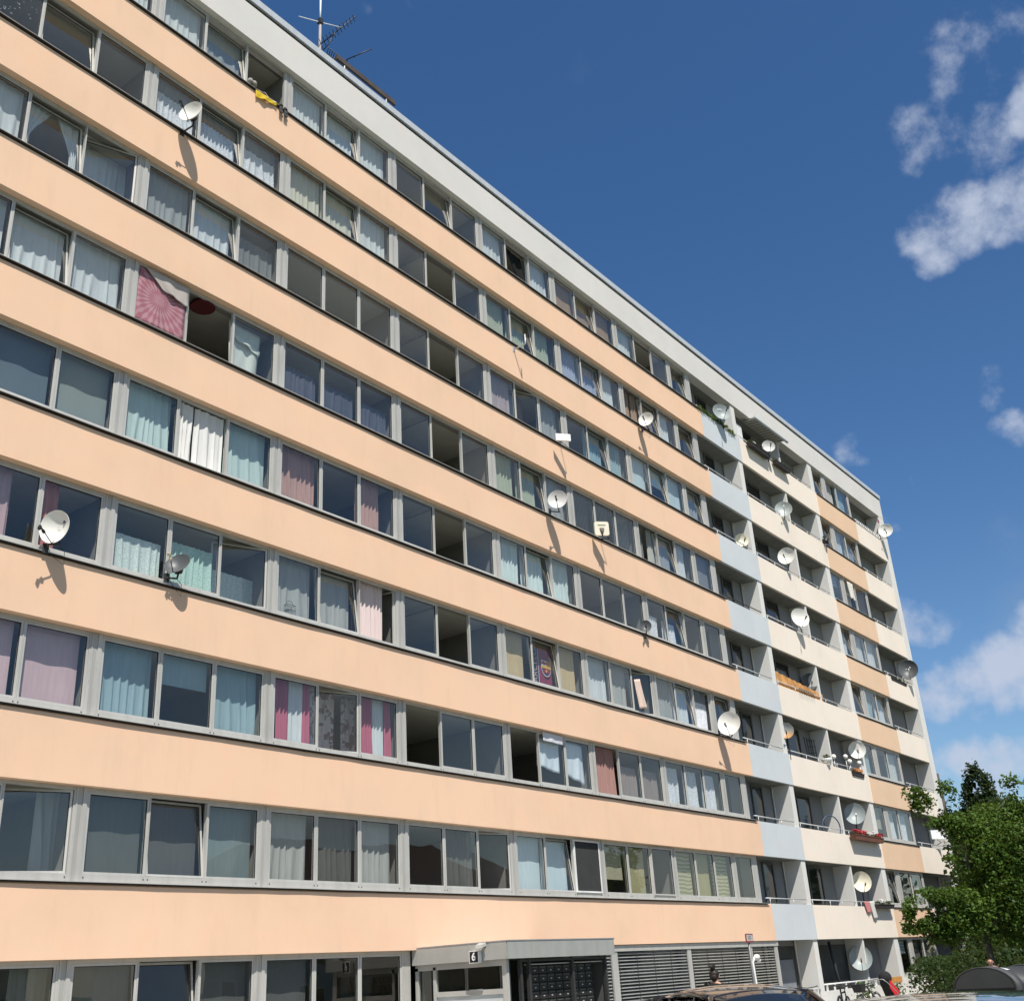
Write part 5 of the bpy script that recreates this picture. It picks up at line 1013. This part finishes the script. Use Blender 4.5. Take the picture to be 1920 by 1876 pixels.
RT=m_plain('roof_tile',(.09,.065,.055),.9,0,.2,2); HW=m_plain('house_wall',(.62,.60,.55),.9)
house(0,26,-58,-46,6.2,4.2,'white house with a dark hipped roof across the car park, left of two',HW,RT,7); house(44,84,-66,-52,9.2,5,'longer white house with a dark hipped roof across the car park, right of two',HW,RT,10)
#@@THINGS_END
# ================================================================ GROUND, SKY, LIGHT
ys=[-600,-200,-60,-30,-20,-15,-12,-9,-8,-7,-6,-5,-4,-2,0,12,40,120,700]; xs=[-600,-200,-60,-20,0,10,16,19,22,25,28,32,40,60,100,200,700]
g=MB(); vs=[(x,y,gz(x,y)-.02) for y in ys for x in xs]; n=len(xs); g.add(vs,[(j*n+i,j*n+i+1,(j+1)*n+i+1,(j+1)*n+i) for j in range(len(ys)-1) for i in range(n-1)])
def f_grass(nt):
    a=tex(nt,scale=.6,Detail=8); b=tex(nt,scale=9,Detail=4); c=ramp(nt,a.outputs[0],[(.35,(.035,.06,.018)),(.6,(.06,.09,.025)),(.75,(.11,.10,.055))])
    return pb(nt,c,.95,bump=(b.outputs[0],.6,.05))
tag(g.build('ground',mat('grass_ground',f_grass)),kind='structure')
def f_asph(nt):
    a=tex(nt,scale=70,Detail=4); b=tex(nt,scale=.7,Detail=6); c=mixc(nt,.5,ramp(nt,a.outputs[0],[(.3,(.04,.04,.04)),(.7,(.085,.083,.08))]),ramp(nt,b.outputs[0],[(.3,(.05,.05,.05)),(.7,(.09,.088,.085))]))
    return pb(nt,c,.9,bump=(a.outputs[0],.3,.01))
tag(MB().box(-120,140,-17,-8.2,-.06,.0).build('parking_lot',mat('asphalt',f_asph)),kind='structure')
tag(MB().box(-120,140,-26,-17.12,-.06,-.004).build('pavement',m_plain('paving',(.30,.29,.27),.9)),kind='structure')
tag(MB().box(-120,140,-8.2,-8.05,-.2,.12).build('kerb',m_plain('kerb_stone',(.33,.32,.30),.9)),kind='structure')
pth=MB(); px_=[-20,0,10,16,19,22,25,28,32,40,80]
for i in range(10): pth.add([(px_[i],-4.4,gz(px_[i],-4.4)+.02),(px_[i+1],-4.4,gz(px_[i+1],-4.4)+.02),(px_[i+1],0,gz(px_[i+1],0)+.02),(px_[i],0,gz(px_[i],0)+.02)],[(0,1,2,3)])
tag(pth.build('path',m_plain('slab_path',(.36,.35,.33),.9,0,.2,2)),kind='structure')
# sky: Nishita with noise clouds placed by direction
SD=Vector((-.357,-.48,.927)).normalized(); EL=math.asin(SD.z); AZ=math.atan2(SD.x,SD.y)
w=bpy.data.worlds.new('World'); scn.world=w; w.use_nodes=True; nt=w.node_tree; nt.nodes.clear()
out=N(nt,'ShaderNodeOutputWorld'); bg=N(nt,'ShaderNodeBackground'); sky=N(nt,'ShaderNodeTexSky'); sky.sky_type='NISHITA'; sky.sun_disc=False
sky.sun_elevation=EL; sky.sun_rotation=AZ; sky.altitude=200; sky.air_density=1.0; sky.dust_density=.5; sky.ozone_density=1.5
bg.inputs['Strength'].default_value=.085
tc=N(nt,'ShaderNodeTexCoord')
def clouds(blobs,gen):
    acc=None
    for (x,y,r,s) in blobs:
        d=ray(x,y); dp=N(nt,'ShaderNodeVectorMath',operation='DOT_PRODUCT'); nt.links.new(warp,dp.inputs[0]); dp.inputs[1].default_value=d
        mr=N(nt,'ShaderNodeMapRange',interpolation_type='SMOOTHSTEP'); a=r/FPX
        mr.inputs['From Min'].default_value=math.cos(a*1.35); mr.inputs['From Max'].default_value=math.cos(a*.1); mr.inputs['To Max'].default_value=s
        nt.links.new(dp.outputs['Value'],mr.inputs['Value'])
        if acc is None: acc=mr.outputs[0]
        else:
            m=N(nt,'ShaderNodeMath',operation='MAXIMUM'); nt.links.new(acc,m.inputs[0]); nt.links.new(mr.outputs[0],m.inputs[1]); acc=m.outputs[0]
    return acc
nz=N(nt,'ShaderNodeTexNoise'); nz.inputs['Scale'].default_value=9; nz.inputs['Detail'].default_value=4; nt.links.new(tc.outputs['Generated'],nz.inputs['Vector'])
sub=N(nt,'ShaderNodeVectorMath',operation='SUBTRACT'); nt.links.new(nz.outputs['Color'],sub.inputs[0]); sub.inputs[1].default_value=(.5,.5,.5)
sc=N(nt,'ShaderNodeVectorMath',operation='SCALE'); nt.links.new(sub.outputs[0],sc.inputs[0]); sc.inputs['Scale'].default_value=.055
ad=N(nt,'ShaderNodeVectorMath',operation='ADD'); nt.links.new(tc.outputs['Generated'],ad.inputs[0]); nt.links.new(sc.outputs[0],ad.inputs[1])
nm=N(nt,'ShaderNodeVectorMath',operation='NORMALIZE'); nt.links.new(ad.outputs[0],nm.inputs[0]); warp=nm.outputs[0]
BL=[(1830,105,75,.55),(1900,120,60,.55),(1880,70,60,.45),(1740,265,60,.62),(1810,225,70,.58),(1855,265,70,.52),(1780,290,50,.4),(1912,190,40,.95),(1918,235,35,.9),(1870,310,40,.4),
 (1740,440,45,.85),(1755,490,30,.7),(1800,410,60,1.0),(1860,400,60,1.0),(1915,385,60,1.1),(1930,350,45,1.0),(1708,420,30,.4),
 (1868,740,34,.55),(1912,805,40,.75),(1745,912,24,.4),(1590,857,38,.42),(1682,1000,28,.34),
 (1720,1162,42,.95),(1755,1178,32,.8),(1698,1188,28,.75),(1735,1312,42,.9),(1775,1300,48,1.05),(1820,1280,52,1.1),(1860,1258,54,1.1),(1900,1234,56,1.15),(1945,1205,60,1.2),(1915,1178,40,.9),(1950,1275,52,1.0),(1885,1300,42,.85),(1830,1318,36,.75),
 (1760,1432,34,.8),(1800,1422,38,.95),(1845,1413,40,1.05),(1890,1408,42,1.1),(1940,1402,44,1.1),(1830,1456,28,.75),(1890,1456,32,.85),
 (790,22,22,.28),(775,5,20,.22),(705,30,14,.14),(655,75,14,.13)]
acc=clouds(BL,None)
# clouds standing behind the photographer (seen mirrored in the glass)
RB=[(585,525,80,1.0),(650,570,80,1.0),(705,610,80,1.0),(640,520,60,.7),(470,480,60,.6),(860,660,70,.8),(780,640,70,.75),(890,700,60,.7),(790,790,60,.6),(900,860,70,.8),(785,965,70,.6),(900,1010,60,.7),(190,490,70,.6),(170,740,70,.7),(640,920,70,.5),(800,480,70,.7),(690,430,60,.7)]
ry_=ray
def ray(x,y): d=ry_(x,y); return Vector((d.x,-d.y,d.z))
acc2=clouds(RB,None); ray=ry_
n2=N(nt,'ShaderNodeTexNoise'); n2.inputs['Scale'].default_value=26; n2.inputs['Detail'].default_value=9; n2.inputs['Roughness'].default_value=.58; nt.links.new(tc.outputs['Generated'],n2.inputs['Vector'])
# broken cloud behind the camera, seen only as reflections
n3=N(nt,'ShaderNodeTexNoise'); n3.inputs['Scale'].default_value=3.4; n3.inputs['Detail'].default_value=8; n3.inputs['Roughness'].default_value=.55; nt.links.new(tc.outputs['Generated'],n3.inputs['Vector'])
sx=N(nt,'ShaderNodeSeparateXYZ'); nt.links.new(tc.outputs['Generated'],sx.inputs[0])
bk=N(nt,'ShaderNodeMapRange',interpolation_type='SMOOTHSTEP'); nt.links.new(sx.outputs['Y'],bk.inputs['Value']); bk.inputs['From Min'].default_value=-.05; bk.inputs['From Max'].default_value=-.35
b3=N(nt,'ShaderNodeMapRange',interpolation_type='SMOOTHSTEP'); nt.links.new(n3.outputs[0],b3.inputs['Value']); b3.inputs['From Min'].default_value=.36; b3.inputs['From Max'].default_value=.78
bm_=N(nt,'ShaderNodeMath',operation='MULTIPLY'); nt.links.new(bk.outputs[0],bm_.inputs[0]); nt.links.new(b3.outputs[0],bm_.inputs[1])
d0=N(nt,'ShaderNodeMath',operation='MULTIPLY_ADD'); nt.links.new(n2.outputs[0],d0.inputs[0]); d0.inputs[1].default_value=2.9; d0.inputs[2].default_value=-1.74
d1=N(nt,'ShaderNodeMath',operation='ADD'); nt.links.new(d0.outputs[0],d1.inputs[0]); nt.links.new(acc,d1.inputs[1])
dm=N(nt,'ShaderNodeMapRange',interpolation_type='SMOOTHSTEP'); nt.links.new(d1.outputs[0],dm.inputs['Value']); dm.inputs['From Min'].default_value=0; dm.inputs['From Max'].default_value=1.3; dm.inputs['To Max'].default_value=.88
gt=N(nt,'ShaderNodeMapRange',interpolation_type='SMOOTHSTEP'); nt.links.new(acc,gt.inputs['Value']); gt.inputs['From Min'].default_value=.0; gt.inputs['From Max'].default_value=.22
dg_=N(nt,'ShaderNodeMath',operation='MULTIPLY'); nt.links.new(dm.outputs[0],dg_.inputs[0]); nt.links.new(gt.outputs[0],dg_.inputs[1]); dm=dg_
e1=N(nt,'ShaderNodeMath',operation='MULTIPLY_ADD'); nt.links.new(n3.outputs[0],e1.inputs[0]); e1.inputs[1].default_value=2.0; e1.inputs[2].default_value=-1.25
e2=N(nt,'ShaderNodeMath',operation='ADD'); nt.links.new(e1.outputs[0],e2.inputs[0]); nt.links.new(acc2,e2.inputs[1])
e3=N(nt,'ShaderNodeMapRange',interpolation_type='SMOOTHSTEP'); nt.links.new(e2.outputs[0],e3.inputs['Value']); e3.inputs['From Max'].default_value=.75; e3.inputs['To Max'].default_value=.9
m0_=N(nt,'ShaderNodeMath',operation='MAXIMUM'); nt.links.new(bm_.outputs[0],m0_.inputs[0]); nt.links.new(e3.outputs[0],m0_.inputs[1])
mx_=dm
hs=N(nt,'ShaderNodeHueSaturation'); hs.inputs['Saturation'].default_value=1.27; hs.inputs['Value'].default_value=.96; hs.inputs['Hue'].default_value=.5035; nt.links.new(sky.outputs[0],hs.inputs['Color'])
cc=mixc(nt,mx_.outputs[0],hs.outputs[0],(4.5,5.0,6.1)); cc=mixc(nt,m0_.outputs[0],cc,(3.5,3.75,3.9)); nt.links.new(cc,bg.inputs[0]); nt.links.new(bg.outputs[0],out.inputs[0])
sun=bpy.data.lights.new('sun','SUN'); sun.energy=4.2; sun.angle=R(.5); sun.color=(1,.955,.88); so=bpy.data.objects.new('sun',sun); COL.objects.link(so); so.rotation_euler=SD.to_track_quat('Z','Y').to_euler()
scn.view_settings.view_transform='Standard'; scn.view_settings.look='None'; scn.view_settings.exposure=.52; scn.view_settings.gamma=1
scn.render.engine='CYCLES'; scn.cycles.max_bounces=8; scn.cycles.transparent_max_bounces=16; scn.cycles.diffuse_bounces=4; scn.cycles.glossy_bounces=3
scn.render.resolution_x=1024; scn.render.resolution_y=1000
